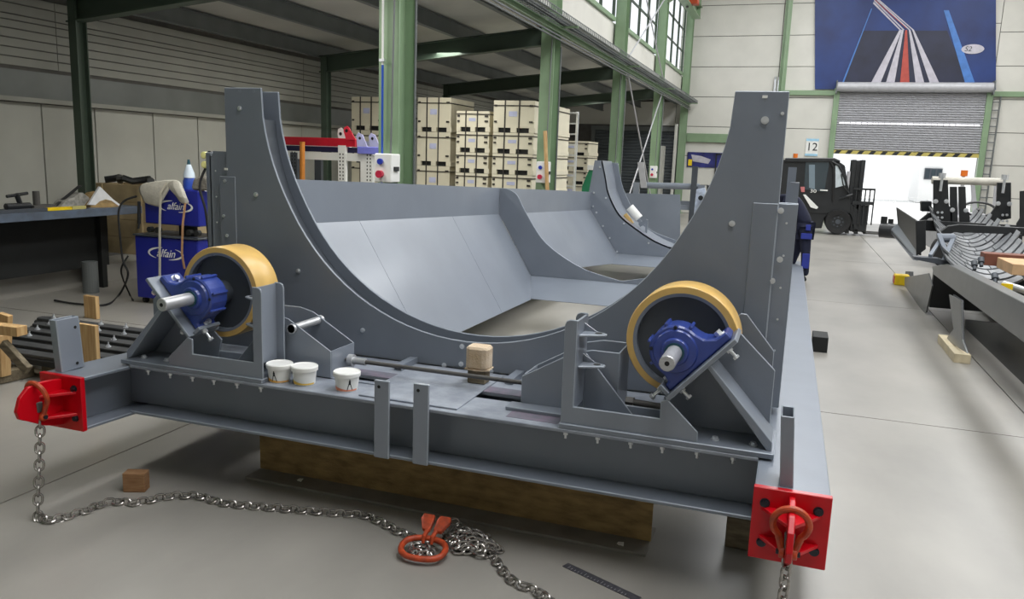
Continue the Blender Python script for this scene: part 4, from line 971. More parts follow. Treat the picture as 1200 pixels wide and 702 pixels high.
clut('flat_lever', 'long dark flat lever propped up on the bench clutter', 'tool', YU[80], -8.75, lambda b,x,y,z: b.slab([(x-.03,y-.25,z),(x+.03,y-.25,z),(x+.03,y+.2,z+.28),(x-.03,y+.2,z+.28)],(0,.02,-.0)), BLK)
clut('rag', 'crumpled grey rag on the bench beside the paper', 'rag', YU[80], -8.7, lambda b,x,y,z: b.pr([(y-.2,z),(y+.3,z),(y+.27,z+.12),(y+.15,z+.2),(y+.02,z+.13),(y-.1,z+.1)],'X',x-.15,x+.05), mat('grey_rag', (150,148,142), .9, 0, .3, 20, .6, 30), .02)
clut('paper_wrap', 'white folded paper wrap at the bench front', 'paper', YU[105], -8.55, lambda b,x,y,z: b.pr([(y-.2,z+.04),(y+.35,z),(y+.2,z+.1),(y,z+.27)],'X',x-.03,x), mat('white_paper', (225,226,228), .7), 0)
b = B(); 
sp = T('spirit_level', 'yellow and grey spirit levels lying along the front edge of the bench', 'level', (-8.47,4.0,1.151))
yl0, yl1, yl2, yl3 = YU[10]-.8, YU[25]+.1, YU[62], YU[95]
for a_, b_, m_ in ((yl0,yl1,GREYD),(yl1,YU[47]+.2,YEL),(YU[47]+.2,yl2,GREYD),(yl2,yl3-.2,mat('dull_yellow', (190,180,110), .6))): box('level_body', m_, sp, -8.5, -8.44, a_, b_, 1.151, 1.19, bevel=.003)
# pot/pile of rust coloured scraps by the crate
clut('scrap_heap', 'low rusty brown heap of parts at the far end of the bench', 'scrap', YU[125]-.2, -8.75, lambda b,x,y,z: b.lathe((x,y),'Z',[(0,z),(.3,z),(.2,z+.1),(.08,z+.18),(0,z+.2)],14), RUST, .0)
gq = (-11.662,7.600,1.260)
B().tube([(-9.5+.9*k/10, 5.95+.1*math.sin(k), 1.455+.02*(k % 3)) for k in range(11)], .05, 8).done('dark_hose', BLK, None, (-9.1,5.95,1.41), smooth=True, label='dark green black hose lying on top of the timber crate', cat='hose')
# gas gauges behind left end plate
gg = (-5.357,3.200,1.903)
ggt = T('pressure_regulator', 'yellow faced pressure gauges on thin pipe behind the left end plate', 'gauge', (gg[0],3.2,0))
for u,v in ((0,0),(.07,.01),(.0,-.09)): B().cyl((gg[0]+u,3.2,gg[2]+v),(gg[0]+u,3.16,gg[2]+v), .034, 18).cyl((gg[0]+u,3.16,gg[2]+v),(gg[0]+u,3.155,gg[2]+v), .026, 18).done('gauge', mat('gauge_face', (226,222,150), .4) if not u else BLK, ggt)
B().cyl((gg[0]+.03,3.25,0),(gg[0]+.03,3.25,gg[2]), .03, 12).box(gg[0]-.2,gg[0]+.2,3.05,3.4,0,.03).done('stand', BLK, ggt)
B().tube(smooth_path([(gg[0],3.2,gg[2]-.1),(gg[0]-.05,3.15,gg[2]-.3),(gg[0]+.02,3.15,gg[2]-.6),(gg[0]+.03,3.2,.5)],6), .012, 8).done('hose', RUB, ggt)

# ---------------- rack with painted beams ----------------
RY = 9.0
rk = T('beam_rack', 'white perforated steel rack behind the trough holding painted beams', 'rack', (-7.6,RY,0))
ra0 = (-8.708,9.000,1.934); ra1 = (-6.611,9.000,1.913); zr_ = (-7.728,9.000,1.935)[2]
B().box(-10+.9,ra1[0]-.2,RY,RY+.05,zr_-.11,zr_+.02).box(-9.1,ra1[0]-.2,RY+.75,RY+.8,zr_-.11,zr_+.02).done('shelf_beam', WHITEP, rk)
for u in (345, 404, 441):
    x = {345: (-8.340,9.000,1.618)[0], 404: (-7.372,9.000,1.656)[0], 441: (-6.691,9.000,1.682)[0]-.15}[u]
    for y in (RY-.02, RY+.74):
        p = box('upright', GREYD if u == 345 else WHITEP, rk, x-.07, x+.07, y, y+.08, 0, zr_+(.15 if u == 404 else 0))
        if y < RY:
            b = B(); z = 1.2
            while z < zr_: b.box(x-.04,x-.02,y-.002,y,z,z+.03).box(x+.02,x+.04,y-.002,y,z,z+.03); z += .06
            b.done('slots', DARK, p, kind='stuff')
def barbeam(name, label, m, x0, x1, y, z0, z1, ears, earm):
    t = T(name, label, 'painted beam', ((x0+x1)/2,y,z0))
    B().box(x0,x1,y-.05,y+.05,z0,z1).done('bar', m, t, bevel=.005)
    for ex, h_ in ears:
        e = B().pr([(ex-.02,z1-.02),(ex+.17,z1-.02),(ex+.04,z1+h_),(ex,z1+h_+.03),(ex-.06,z1+h_),(ex-.07,z1+h_*.7)],'Y',y-.06,y-.045).done('ear_plate', earm, t)
        B().cyl((ex-.01,y-.0615,z1+h_*.72),(ex-.01,y-.06,z1+h_*.72), .03, 12).done('ear_hole', DARK, e)
    return t
rz = (-7.898,9.000,2.120)[2]
rx1 = (-7.120,9.000,2.155)[0]
barbeam('red_beam', 'long red painted beam lying on top of the white rack', mat('red_beam_paint', (190,20,44), .4, 0, .1, 4), -9.1, rx1, RY+.05, zr_+.13, zr_+.27, [(rx1-.15,.18)], mat('red_light', (225,50,70), .4))
barbeam('grey_ear_beam', 'short pale beam with eye plate behind the red beam', WHITEP, rx1-1.2, rx1-.3, RY+.35, zr_+.03, zr_+.15, [(rx1-.45,.28)], WHITEP)
bx = (-6.628,9.000,2.027)[0]
barbeam('blue_beam', 'dark blue beam with two pale violet eye plates lying on the white rack', mat('blue_beam_paint', (38,42,88), .4), -9.0, bx-.38, RY+.2, zr_+.03, zr_+.12, [], WHITEP)
vt = T('violet_bracket', 'pale violet bracket with two pierced eye plates at the rack end', 'bracket', (bx-.2,RY,zr_))
VIO = mat('violet_paint', (128,132,222), .4)
B().box(bx-.42,bx+.02,RY-.06,RY+.1,zr_+.02,zr_+.14).done('bar', VIO, vt, bevel=.01)
for ex in (bx-.40, bx-.16):
    e = B().pr([(ex-.02,zr_+.12),(ex+.18,zr_+.12),(ex+.08,zr_+.34),(ex,zr_+.37),(ex-.04,zr_+.32)],'Y',RY-.05,RY-.035).done('ear_plate', mat('violet_light', (190,190,232), .4), vt); B().cyl((ex+.03,RY-.052,zr_+.28),(ex+.03,RY-.05,zr_+.28),.025,12).done('ear_hole', DARK, e)
op = (-7.990,8.700,2.123); B().cyl((op[0],8.7,0),(op[0]+.02,8.7,op[2]), .045, 10).done('orange_pole', mat('orange_pole_paint', (205,130,50), .6), None, (op[0],8.7,0), label='thin orange brown pole standing before the white rack', cat='pole')

# ---------------- crates ----------------
def crate_mesh(w_, d, h_, slots):
    b = B(); ph = .11
    b.box(0,w_,0,d,ph,h_-.004); bm_body = mk_mesh('crate_body', b, CRATE)
    b = B()
    bw = w_*.12
    for x in (0, (w_-bw*1.2)/2, w_-bw):
        b.box(x,x+bw*1.2 if x else x+bw,0.0,d,0,ph-.018)
    b.box(0,w_,0,d,ph-.018,ph)
    pallet = mk_mesh('crate_pallet', b, WOODN if False else CRATE)
    b = B(); t = .012; s = .024
    for f in (.27,.62):
        x = w_*f; b.box(x,x+s,-t,0,0.0,h_).box(x,x+s,0,d,h_-.004,h_-.001)
    z = h_*.82; b.box(-.0,w_,-t-.002,-.001,z,z+s*.8).box(w_,w_+t,-.0,d,z,z+s*.8)
    strap = mk_mesh('crate_strap', b, STRAP)
    b = B()
    for z in (ph+.08, h_-.12): b.box(w_-.1,w_-.03,-.018,0,z,z+.035).box(.02,.07,-.018,0,z,z+.035)
    latch = mk_mesh('crate_latch', b, STRAP)
    lab = mk_mesh('crate_label', B().box(w_*.38,w_*.58,-.006,0,h_*.5,h_*.66), mat('crate_label_print', (190,194,222), .6))
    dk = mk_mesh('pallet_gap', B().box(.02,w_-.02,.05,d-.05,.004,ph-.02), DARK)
    return dict(crate_body=bm_body, pallet=pallet, strap=strap, latch=latch, label_sheet=lab, pallet_gap=dk)
def stack(ms, x, y, hs, where, grp):
    z = 0; n = len(hs); ords = ['bottom','second','third','fourth','fifth','sixth','top']
    for k, (mset, h_) in enumerate(hs):
        o_ = 'topmost' if k == n-1 else ('lowest' if k == 0 else ['','second','third','fourth','fifth','sixth','seventh'][k]+' from the floor')
        t = T('shipping_crate', 'cream crate, %s in the %s' % (o_, where), 'crate', (x,y,z), grp)
        for nm, me in mset.items():
            put(nm, me, t, (x,y,z), kind='stuff' if nm == 'latch' else None)
        z += h_+.001
wA_ = .86
m70 = crate_mesh(.76, 1.25, .699, 2); m35 = crate_mesh(.76, 1.25, .349, 2); m41 = crate_mesh(.71, 1.2, .409, 2); m41w = crate_mesh(.85,1.2,.409,2); m62w = crate_mesh(.85,1.2,.619,2)
yA = 12.3
xa_ = (-9.138,12.300,2.488)[0]; xb_ = (-7.564,12.300,2.522)[0]; xm_ = (-8.350,12.300,2.505)[0]
hsA = [(m35,.35)]+[(m70,.70)]*4
stack(0, xa_, yA, hsA, 'stack left of the first green column', 'cream crates in the tall stacks')
stack(0, xb_, yA+.01, hsA, 'tall stack left of the low stack', 'cream crates in the tall stacks')
xc_ = (-6.538,12.000,2.530)[0]; stack(0, xc_, 12.0, [(m41,.41)]*7, 'lower middle stack', 'cream crates in the tall stacks')
xd_ = (-5.724,11.950,2.545)[0]; stack(0, xd_, 11.95, [(m41w,.41)]*6+[(m62w,.62)], 'stack beside the second green column', 'cream crates in the tall stacks')
xe_ = (-5.236,13.200,2.612)[0]; stack(0, xd_+.02, 13.25, [(m41w,.41)]*6+[(m62w,.62)], 'stack behind the second green column', 'cream crates in the tall stacks')
# far crates and ladder
mF = crate_mesh(1.0, 1.2, .42, 2)
xf = (-6.435,20.000,2.148)[0]; 
stack(0, xf-.35, 20.0, [(mF,.42)]*6+[], 'far stack behind the aluminium ladder', 'far cream crates in the aisle')
lda = T('ladder', 'pale aluminium ladder standing upright beside the crate stacks', 'ladder', (-4.8,14.7,0))
l0, l1 = (-5.179,14.700,2.965), (-4.742,14.700,3.048)
for x in (l0[0], l1[0]): B().box(x-.025,x+.025,14.68,14.74,0,l1[2]).done('rail', ZINC, lda)
z = .2
while z < l1[2]: B().box(l0[0],l1[0],14.69,14.73,z-.018,z+.018).done('rung', ZINC, lda); z += .235
# pole and switch boxes on columns
wp0, wp1 = (-4.303,10.600,2.471), (-4.160,10.600,1.395)
B().cyl((wp1[0]+.14,10.6,0), (wp0[0],10.85,wp0[2]), .035, 10).done('timber_pole', WOODN, None, (wp1[0],10.6,0), label='slim timber pole leaning against the second green column', cat='pole')
def swbox(y, z0, z1, label, w_=.26, d=.3):
    t = T('switch_box', label, 'switch box', (XA-.05,y,z0), 'white switch boxes on the green columns')
    B().box(XA-.18,XA+.03,y-.62,y-.40,z0,z1).done('housing', WHITEP, t, bevel=.008)
    zc_ = (z0+z1)/2; h_ = z1-z0
    B().cyl((XA-.10,y-.62,z0+h_*.72),(XA-.10,y-.65,z0+h_*.72), .033, 16).done('blue_socket', mat('socket_blue', (40,60,170), .4), t)
    B().cyl((XA-.10,y-.62,z0+h_*.28),(XA-.10,y-.67,z0+h_*.28), .042, 16).done('red_socket', mat('socket_red', (190,40,70), .4), t)
    B().box(XA+.03,XA+.05,y-.56,y-.46,z0+h_*.4,z0+h_*.55).done('side_switch', BLK, t)
    B().cyl((XA-.04,y-.5,z1),(XA-.04,y-.42,4.2), .011, 8).done('conduit', PURL, t)
zs0, zs1 = (-3.988,4.830,1.662)[2], (-3.993,4.830,1.978)[2]
swbox(5.45, zs0, zs1, 'white switch box with pink knob on the first green column')
swbox(11.43, (-4.015,10.900,1.547)[2], (-4.033,10.900,1.929)[2], 'white switch box on the second green column')
swbox(17.4, (-4.071,16.900,1.560)[2], (-4.093,16.900,1.920)[2], 'white switch box on the third green column')
swbox(23.48, (-4.010,23.000,1.485)[2], (-4.036,23.000,1.865)[2], 'white switch box on the fourth green column')
B().tube([(XA-.17,4.99,0),(XA-.17,4.99,2.95)], .013, 8).done('blue_conduit', mat('conduit_blue', (40,80,180), .4), None, (XA-.17,4.99,0), label='blue pipe running up the front of the first green column', cat='pipe')
B().tube([(XA-.17,4.99,2.95),(XA-.17,4.99,9)], .013, 8).done('white_conduit', WHITEP, None, (XA-.17,4.99,2.95), label='white pipe continuing above the blue pipe on the first green column', cat='pipe')
for y in CY[2:6]: B().cyl((XA+.02,y-.03,0),(XA+.02,y-.03,4.0), .016, 8).done('column_conduit', PURL, None, (XA+.02,y-.03,0), label='thin grey conduit on the edge of the %s green column' % {5.45:'first',11.43:'second',17.4:'third',23.48:'fourth'}[y], cat='pipe')
for y, nm in ((5.45,'first'),):
    put('pipe_clip', mk_mesh('pipe_clip', B().box(-.03,.03,-.02,.02,-.015,.015), ZINC), gr, (XA-.17,4.98,3.0))

# ---------------- machines beyond the trough ----------------
rfy = 15.0
rf = T('roller_frame', 'grey roller frame with horizontal tubes standing behind the trough', 'roller frame', ((-2.600,15.000,1.343)[0],15,0))
a0 = (-3.243,15.000,1.466); a1 = (-1.953,15.000,1.486)
B().cyl((a0[0],15,a0[2]),(a1[0],15,a1[2]), .07, 16).done('roller', GREYL, rf, smooth=True)
B().box(a0[0]-.1,a1[0],15.3,15.38,a0[2]-.45,a0[2]-.32).box(a0[0]-.1,a1[0],14.9,14.98,a0[2]-.5,a0[2]-.4).done('cross_tube', GREYL, rf)
for u in (746, 822):
    x = {746: (-3.350,15.000,1.307)[0], 822: (-1.907,15.000,1.375)[0]}[u]; B().box(x-.07,x+.07,14.9,15.0,0,a0[2]+.06).done('upright', GREYL, rf); B().box(x-.07,x+.07,15.3,15.4,0,a0[2]-.3).done('upright', GREYL, rf)
p = (-3.260,14.900,2.018); B().slab([(-3.354,14.900,1.977),(-3.220,14.900,1.981),(-3.106,14.900,1.417),(-3.241,14.900,1.411)], (0,.05,0)).done('flat_post', SHUT, rf)
p0, p1 = (-2.074,14.800,1.929), (-1.973,14.800,1.564); B().box(p0[0]-.05,p0[0]+.07,14.8,14.9,0,p0[2]).done('dark_post', GREYD, rf)
hd = T('conveyor_head', 'pale blue and black drive head of a machine behind the right end plate', 'drive head', ((-1.565,13.500,1.263)[0],13.5,0))
for s, m_, y in (([(-1.853,1.473),(-1.685,1.515),(-1.592,1.175),(-1.446,1.045),(-1.688,0.648),(-1.870,0.777),(-1.864,1.161)], mat('pale_blue_grey_casting', (184,194,212), .4, 0, .3, 8), 13.5), ([(-1.667,1.415),(-1.538,1.490),(-1.458,1.323),(-1.577,1.112),(-1.683,1.175)], WHITEP, 13.4), ([(-1.667,1.582),(-1.420,1.456),(-1.342,1.322),(-1.494,1.106),(-1.641,1.238)], BLK, 13.6), ([(-1.751,1.100),(-1.584,1.143),(-1.558,0.799),(-1.670,0.478),(-1.804,0.434),(-1.864,0.781)], GREYD, 13.45)):
    B().pr(s, 'Y', y, y+.08).done('side_cheek', m_, hd, bevel=.01)
for u_ in ((-1.733,13.300,1.313),(-1.590,13.300,0.979),(-1.729,13.300,0.799),(-1.534,13.200,1.259)): B().cyl(u_, (u_[0],u_[1]+.05,u_[2]), .05, 12).cyl((u_[0]+.12,u_[1],u_[2]-.1), (u_[0]+.12,u_[1]+.05,u_[2]-.1), .03, 10).done('fitting', BLK, hd)
q0 = (-1.506,13.500,1.386); B().cyl((q0[0]-.1,13.3,q0[2]-.1),(q0[0]+.12,13.3,q0[2]+.12), .1, 16).done('drive_motor', SHUT, hd, smooth=True)
B().box((-1.808,13.500,0.641)[0],(-1.620,13.500,0.653)[0],13.5,13.6,0,(-1.818,13.500,0.780)[2]).done('leg', GREYD, hd)
gt = T('green_trolley', 'green and pale trolley behind the rear end plate', 'trolley', ((-4.599,15.500,1.436)[0],15.5,0))
g0, g1 = (-4.640,15.500,1.815), (-4.444,15.500,1.262)
GRN = mat('bright_green_paint', (40,130,90), .5)
B().pr([(g0[0]+.05,g0[2]),(g1[0],g0[2]),(g1[0],0),(g0[0]-.15,0),(g0[0]-.12,g1[2]+.1)],'Y',15.5,15.6).done('frame', GRN, gt)
B().box(g0[0],g1[0],15.45,15.5,g0[2]-.06,g0[2]+.05).done('box', WHITEP, gt)
# aisle end pale cabinet and pipes
B().box(-5.2,-4.75,27.5,27.9,0,2.6).done('tall_cabinet', CREAMD, None, (-5,27.7,0), bevel=.01, label='tall pale cabinet beyond the fourth green column', cat='cabinet')

# ---------------- forklift ----------------
FY = 23.1
fk = T('forklift', 'black forklift truck with closed cab standing at the open roller door', 'forklift', (1.243,23.380,0.000))
def fp_(y, s): return s
B().pr([(-0.518,0.076),(0.920,0.166),(0.963,0.481),(1.160,0.699),(1.519,0.719),(1.696,0.626),(1.793,0.375),(1.814,0.170),(1.956,0.179),(1.893,0.791),(1.736,0.936),(1.359,1.122),(0.460,1.129),(-0.625,1.286)], 'Y', 23.15, 24.1).done('chassis', BLK, fk, bevel=.02)
# cab frame and glass
B().pr([(-0.708,2.196),(1.132,2.258),(1.388,2.090),(1.657,1.081),(1.698,0.671),(-0.563,0.545)], 'Y', 23.12, 23.16).done('cab_side', BLK, fk, bevel=.01)
B().pr([(-0.733,2.203),(1.168,2.267),(1.433,2.093),(1.711,1.050),(1.754,0.627),(-0.583,0.497)], 'Y', 24.05, 24.1).done('cab_side', BLK, fk, bevel=.01)
B().pr([(-0.336,2.259),(1.074,2.306),(1.248,2.236),(1.253,2.186),(-0.324,2.130)], 'Y', 23.05, 24.12).done('cab_roof', BLK, fk, bevel=.02)
CG = mat('cab_glass', (120,135,145), .08, 0, .05, 2); 
B().pr([(0.267,2.152),(0.946,2.175),(0.888,1.276),(0.295,1.326)], 'Y', 23.09, 23.1).done('side_window', GLASS, fk)
B().pr([(1.122,2.080),(1.215,2.109),(1.466,1.509),(1.188,1.419)], 'Y', 23.06, 23.08).done('windscreen', mat('daylit_cab_glass', (205,215,220), .1), fk)  # bright daylight beyond the screen is painted into its pale colour
q = (0.679,23.500,1.517); B().box(q[0]-.35,q[0]-.1,23.3,23.8,q[2]-.35,q[2]+.35).done('driver_seat', RUB, fk, bevel=.04)
B().tube([(1.014,23.050,2.203),(1.218,23.050,2.083),(1.420,23.050,1.736),(1.624,23.050,1.133)], .035, 8).done('front_pillar', BLK, fk)
B().tube([(0.969,23.050,2.176),(1.079,23.050,2.027),(1.119,23.050,1.621),(1.156,23.050,1.007)], .03, 8).done('door_pillar', RUB, fk)
B().pr([(0.371,2.078),(0.542,2.084),(0.613,1.342),(0.437,1.385)], 'Y', 23.07, 23.08).done('glass_reflection', CG, fk)
B().pr([(0.284,1.172),(0.358,1.176),(0.760,0.807),(0.717,0.753),(0.541,0.795)], 'Y', 23.02, 23.05).done('white_stripe', WHITEP, fk)
B().pr([(0.189,1.401),(0.311,1.407),(0.326,1.252),(0.228,1.247)], 'Y', 23.02, 23.05).done('badge', mat('badge_red', (200,120,120), .4), fk)
t0 = (0.568,23.020,1.289); text('30', 'lettering', WHITEP, fk, (t0[0],23.02,t0[2]), .14, sx=1.4)
B().pr([(0.757,1.350),(0.976,1.347),(0.979,1.308),(0.761,1.311)], 'Y', 23.02, 23.05).done('marking', WHITEP, fk)
wc = (1.359,23.000,0.400); 
def tyre(parent, x, z, r, y0, y1):
    w = B().lathe((x,z),'Y',[(r*.55,y0+.02),(r*.95,y0),(r,y0+.04),(r,y1-.04),(r*.95,y1),(r*.55,y1-.02)],40).done('wheel', RUB, parent, smooth=True)
    B().cyl((x,y0+.05,z),(x,y1-.05,z), r*.56, 30).done('rim', BLK, w); B().cyl((x,y0+.02,z),(x,y0+.05,z), r*.2, 16).done('hub', GREYD, w)
    for k in range(8): a = k*math.pi/4; B().cyl((x+r*.38*math.cos(a),y0+.03,z+r*.38*math.sin(a)),(x+r*.38*math.cos(a),y0+.05,z+r*.38*math.sin(a)), r*.06, 8).done('wheel_nut', GREYD, w)
tyre(fk, wc[0], wc[2]-.0, .37, 23.0, 23.3); tyre(fk, wc[0], wc[2], .37, 23.95, 24.25)
wr_ = (-0.276,23.000,0.197); tyre(fk, wr_[0], .30, .30, 23.0, 23.25)
m0, m1 = (1.541,23.200,2.273), (1.942,23.200,2.287)
for x in (m0[0]+.05, m1[0]-.1):
    for y in (23.2, 23.95): B().box(x,x+.12,y,y+.1,.05,m0[2]).done('mast_rail', BLK, fk, bevel=.01)
B().box(m0[0]+.1,m1[0],23.3,23.95,.6,m0[2]-.02).done('mast_cylinders', BLK, fk)
B().cyl((m0[0]-.02,23.15,m0[2]-.9),(m0[0]-.02,23.15,m0[2]-.35), .05, 10).done('pale_strip', SHUT, fk)
c0, c1 = (1.714,23.100,1.442), (2.315,23.100,0.451)
for k in range(5):
    x = c0[0]+.08+(c1[0]-c0[0]-.1)*k/4; B().box(x-.02,x+.02,23.1,23.14,c1[2]-.1,c0[2]).done('backrest_bar', BLK, fk)
B().box(c0[0],c1[0],23.08,23.16,c0[2]-.06,c0[2]).box(c0[0],c1[0],23.08,23.16,(1.974,23.100,0.995)[2]-.05,(1.974,23.100,0.995)[2]+.05).done('backrest_rail', BLK, fk)
B().box(c0[0],c1[0]-.15,23.2,24.0,.12,(1.979,23.100,0.944)[2]).done('fork_carriage', BLK, fk, bevel=.02)
for y in (23.3, 23.85): B().box(c1[0]-.2,c1[0]+1.15,y,y+.12,.06,.11).box(c1[0]-.2,c1[0]-.12,y,y+.12,.06,.7).done('fork', DARKST, fk)
bc = (-0.044,23.500,2.300); B().cyl((bc[0],23.5,m0[2]),(bc[0],23.5,m0[2]+.13), .07, 14).done('beacon', mat('amber_lamp', (230,120,40), .3), fk)
B().tube([(1.387,23.000,2.039),(1.312,22.950,1.808),(1.387,22.950,1.533),(1.558,23.000,1.285)], .02, 8).done('grab_handle', BLK, fk)
B().tube([(1.338,23.000,1.095),(1.518,22.950,1.182),(1.681,23.000,1.240)], .035, 8).done('headlamp_arm', BLK, fk)

# ---------------- worker ----------------
wkr = T('person', 'person in navy workwear with blue patches bending over behind the right end plate', 'person', (0.379,11.622,0.000))
wy = 11.8
def jp(u, v, y=wy): return None
hipR = Vector((0.280,11.600,0.912)); hipL = hipR+Vector((-.02,.26,0)); pel = (hipR+hipL)/2+Vector((0,0,.04))
kneeR = Vector((0.319,11.600,0.496)); kneeL = kneeR+Vector((-.16,.3,.02)); ankR = Vector((0.342,11.650,0.100)); ankL = ankR+Vector((-.3,.3,0))
chest = Vector((-0.024,11.750,1.453)); waist = Vector((0.178,11.720,1.256)); neck = chest+Vector((-.2,0,-.02)); 
def skin(name, joints, edges, radii, m, parent):
    me = bpy.data.meshes.new(name); W = W0[parent.name]; me.from_pydata([j-W for j in joints], edges, []); me.materials.append(m)
    o = bpy.data.objects.new(name, me); COL.objects.link(o); o.parent = parent; W0[o.name] = W
    sk = o.modifiers.new('skin', 'SKIN'); sk.use_smooth_shade = True
    for i, r in enumerate(radii):
        r = r if isinstance(r, tuple) else (r, r); me.skin_vertices[0].data[i].radius = r
    me.skin_vertices[0].data[0].use_root = True
    s = o.modifiers.new('sub', 'SUBSURF'); s.levels = s.render_levels = 2
    return o
shR = chest+Vector((-.02,-.18,0)); shL = chest+Vector((-.02,.2,0)); elR = shR+Vector((-.12,-.06,-.27)); haR = elR+Vector((-.16,.06,-.22)); elL = shL+Vector((-.12,.03,-.27)); haL = elL+Vector((-.18,-.03,-.22))
body = skin('jacket', [waist, chest, neck, shR, elR, haR, shL, elL, haL, pel+Vector((-.01,0,.02))], [(0,1),(1,2),(1,3),(3,4),(4,5),(1,6),(6,7),(7,8),(0,9)], [(.17,.15),(.19,.15),.075,.085,.065,.045,.085,.065,.045,(.175,.15)], NAVY, wkr)
legs = skin('trousers', [pel, hipR, kneeR, ankR, hipL, kneeL, ankL], [(0,1),(1,2),(2,3),(0,4),(4,5),(5,6)], [(.15,.16),.115,.085,.07,.115,.085,.07], NAVY, wkr)
head = neck+Vector((-.17,0,-.02))
skin('head', [neck, neck.lerp(head,.5), head, head+Vector((-.1,0,-.04))], [(0,1),(1,2),(2,3)], [.06,.065,(.1,.085),(.07,.065)], SKIN, wkr)
hr_ = skin('hair', [head+Vector((.02,0,.05)), head+Vector((-.06,0,.07)), head+Vector((.05,0,-.0))], [(0,1),(0,2)], [.085,.06,.07], DARK, wkr)
skin('nose', [head+Vector((-.13,0,-.06)), head+Vector((-.165,0,-.075))], [(0,1)], [.015,.01], SKIN, wkr)
for s in (-1,1): skin('ear', [head+Vector((.01,s*.09,-.02)), head+Vector((.02,s*.1,.01))], [(0,1)], [.02,.015], SKIN, wkr)
for hnd, s in ((haR,-1),(haL,1)):
    pm = hnd+Vector((-.03,0,-.05)); skin('hand', [hnd, pm, pm+Vector((-.02,0,-.03))], [(0,1),(1,2)], [.028,(.036,.02),(.034,.016)], SKIN, wkr)
    for k in range(4):
        a_ = pm+Vector((-.02,(k-1.5)*.019,-.03)); skin('finger', [a_, a_+Vector((-.012,0,-.035)), a_+Vector((-.004+.02*0,0,-.062+.006*abs(k-1.5)))], [(0,1),(1,2)], [.009,.008,.007], SKIN, wkr)
    skin('thumb', [pm+Vector((0,-s*.03,.0)), pm+Vector((-.01,-s*.055,-.02)), pm+Vector((-.02,-s*.06,-.045))], [(0,1),(1,2)], [.011,.01,.008], SKIN, wkr)
for a_, f in ((ankR,0),(ankL,0)):
    skin('shoe', [a_+Vector((.03,0,-.02)), Vector((a_.x-.02,a_.y,.05)), Vector((a_.x-.17,a_.y-.01,.045))], [(0,1),(1,2)], [.06,(.05,.055),(.04,.045)], BLK, wkr)
def patch(cx, cz, y, w_, h_, name='blue_patch', m=WKBLU):
    B().box(cx-w_/2,cx+w_/2,y,y+.02,cz-h_/2,cz+h_/2).done(name, m, wkr, bevel=.006)
q = (0.301,11.470,0.820); patch(q[0]+.0,q[2],11.47,.18,.1)
q = (0.328,11.500,0.388); patch(q[0],q[2],11.505,.12,.26)
q = (0.318,11.470,0.939); patch(q[0],q[2]+.03,11.48,.08,.1)

# ---------------- mobile conveyor on the right ----------------
cv = T('mobile_conveyor', 'long dark grey mobile belt conveyor at the right picture edge', 'conveyor', (2.6,7,0))
def slabx(name, pts, w_, m, parent=None, **k):  # side plate in Y-Z at x
    return B().pr([(p[1], p[2]) for p in pts], 'X', pts[0][0], pts[0][0]+w_).done(name, m, parent or cv, **k)
slabx('main_beam', [(1.900,8.905,0.723),(1.900,7.820,0.881),(1.900,4.266,0.958),(1.900,2.500,0.997),(1.900,2.346,0.664),(1.900,4.097,0.656),(1.900,8.685,0.633)], .13, CVM, bevel=.006)
# support leg on timber
lgp = (1.880,7.056,0.558)
slabx('support_leg', [(1.860,7.225,0.581),(1.860,6.516,0.621),(1.860,6.205,0.246),(1.860,5.877,0.169),(1.860,7.070,0.068),(1.860,6.721,0.267)], .02, CVM, bevel=.004)
slabx('support_leg', [(2.000,7.763,0.513),(2.000,7.221,0.523),(2.000,6.888,0.120),(2.000,6.644,0.054),(2.000,7.339,0.007),(2.000,7.293,0.172)], .02, GREYD)
z_ = (0,0,0)
ys_ = ((1.860,7.070,0.068)[1], (1.860,5.877,0.169)[1])
B().box(1.80,1.96,6.15,7.2,0,.10).done('timber_baulk', mat('pale_timber', (214,200,168), .7), None, (1.87,sum(ys_)/2,0), bevel=.004, label='pale timber baulk on the floor under the conveyor leg', cat='timber')
# lower chassis
slabx('lower_beam', [(2.300,8.456,0.106),(2.300,6.396,0.423),(2.300,3.629,0.553),(2.300,3.416,0.095),(2.300,5.466,-0.010),(2.300,8.222,-0.234)], .12, BLK, bevel=.005)
slabx('lower_beam', [(2.900,14.245,-0.381),(2.900,9.114,0.273),(2.900,5.593,0.469),(2.900,5.385,0.023),(2.900,8.864,-0.152),(2.900,13.835,-0.906)], .12, BLK)
# left deflector plate
slabx('side_plate', [(1.950,11.822,0.195),(1.950,9.444,0.565),(1.950,9.028,0.438),(1.950,9.237,0.029),(1.950,9.443,-0.020),(1.950,11.696,0.065)], .02, CVM, bevel=.004)
B().box(1.97,3.2,(1.950,9.237,0.029)[1]-.1,(1.950,9.237,0.029)[1]-.02,.12,.62).done('cross_plate', BLK, cv)
slabx('leg', [(2.200,13.781,0.079),(2.200,13.324,0.135),(2.200,12.975,-0.237),(2.200,13.413,-0.302)], .08, BLK)
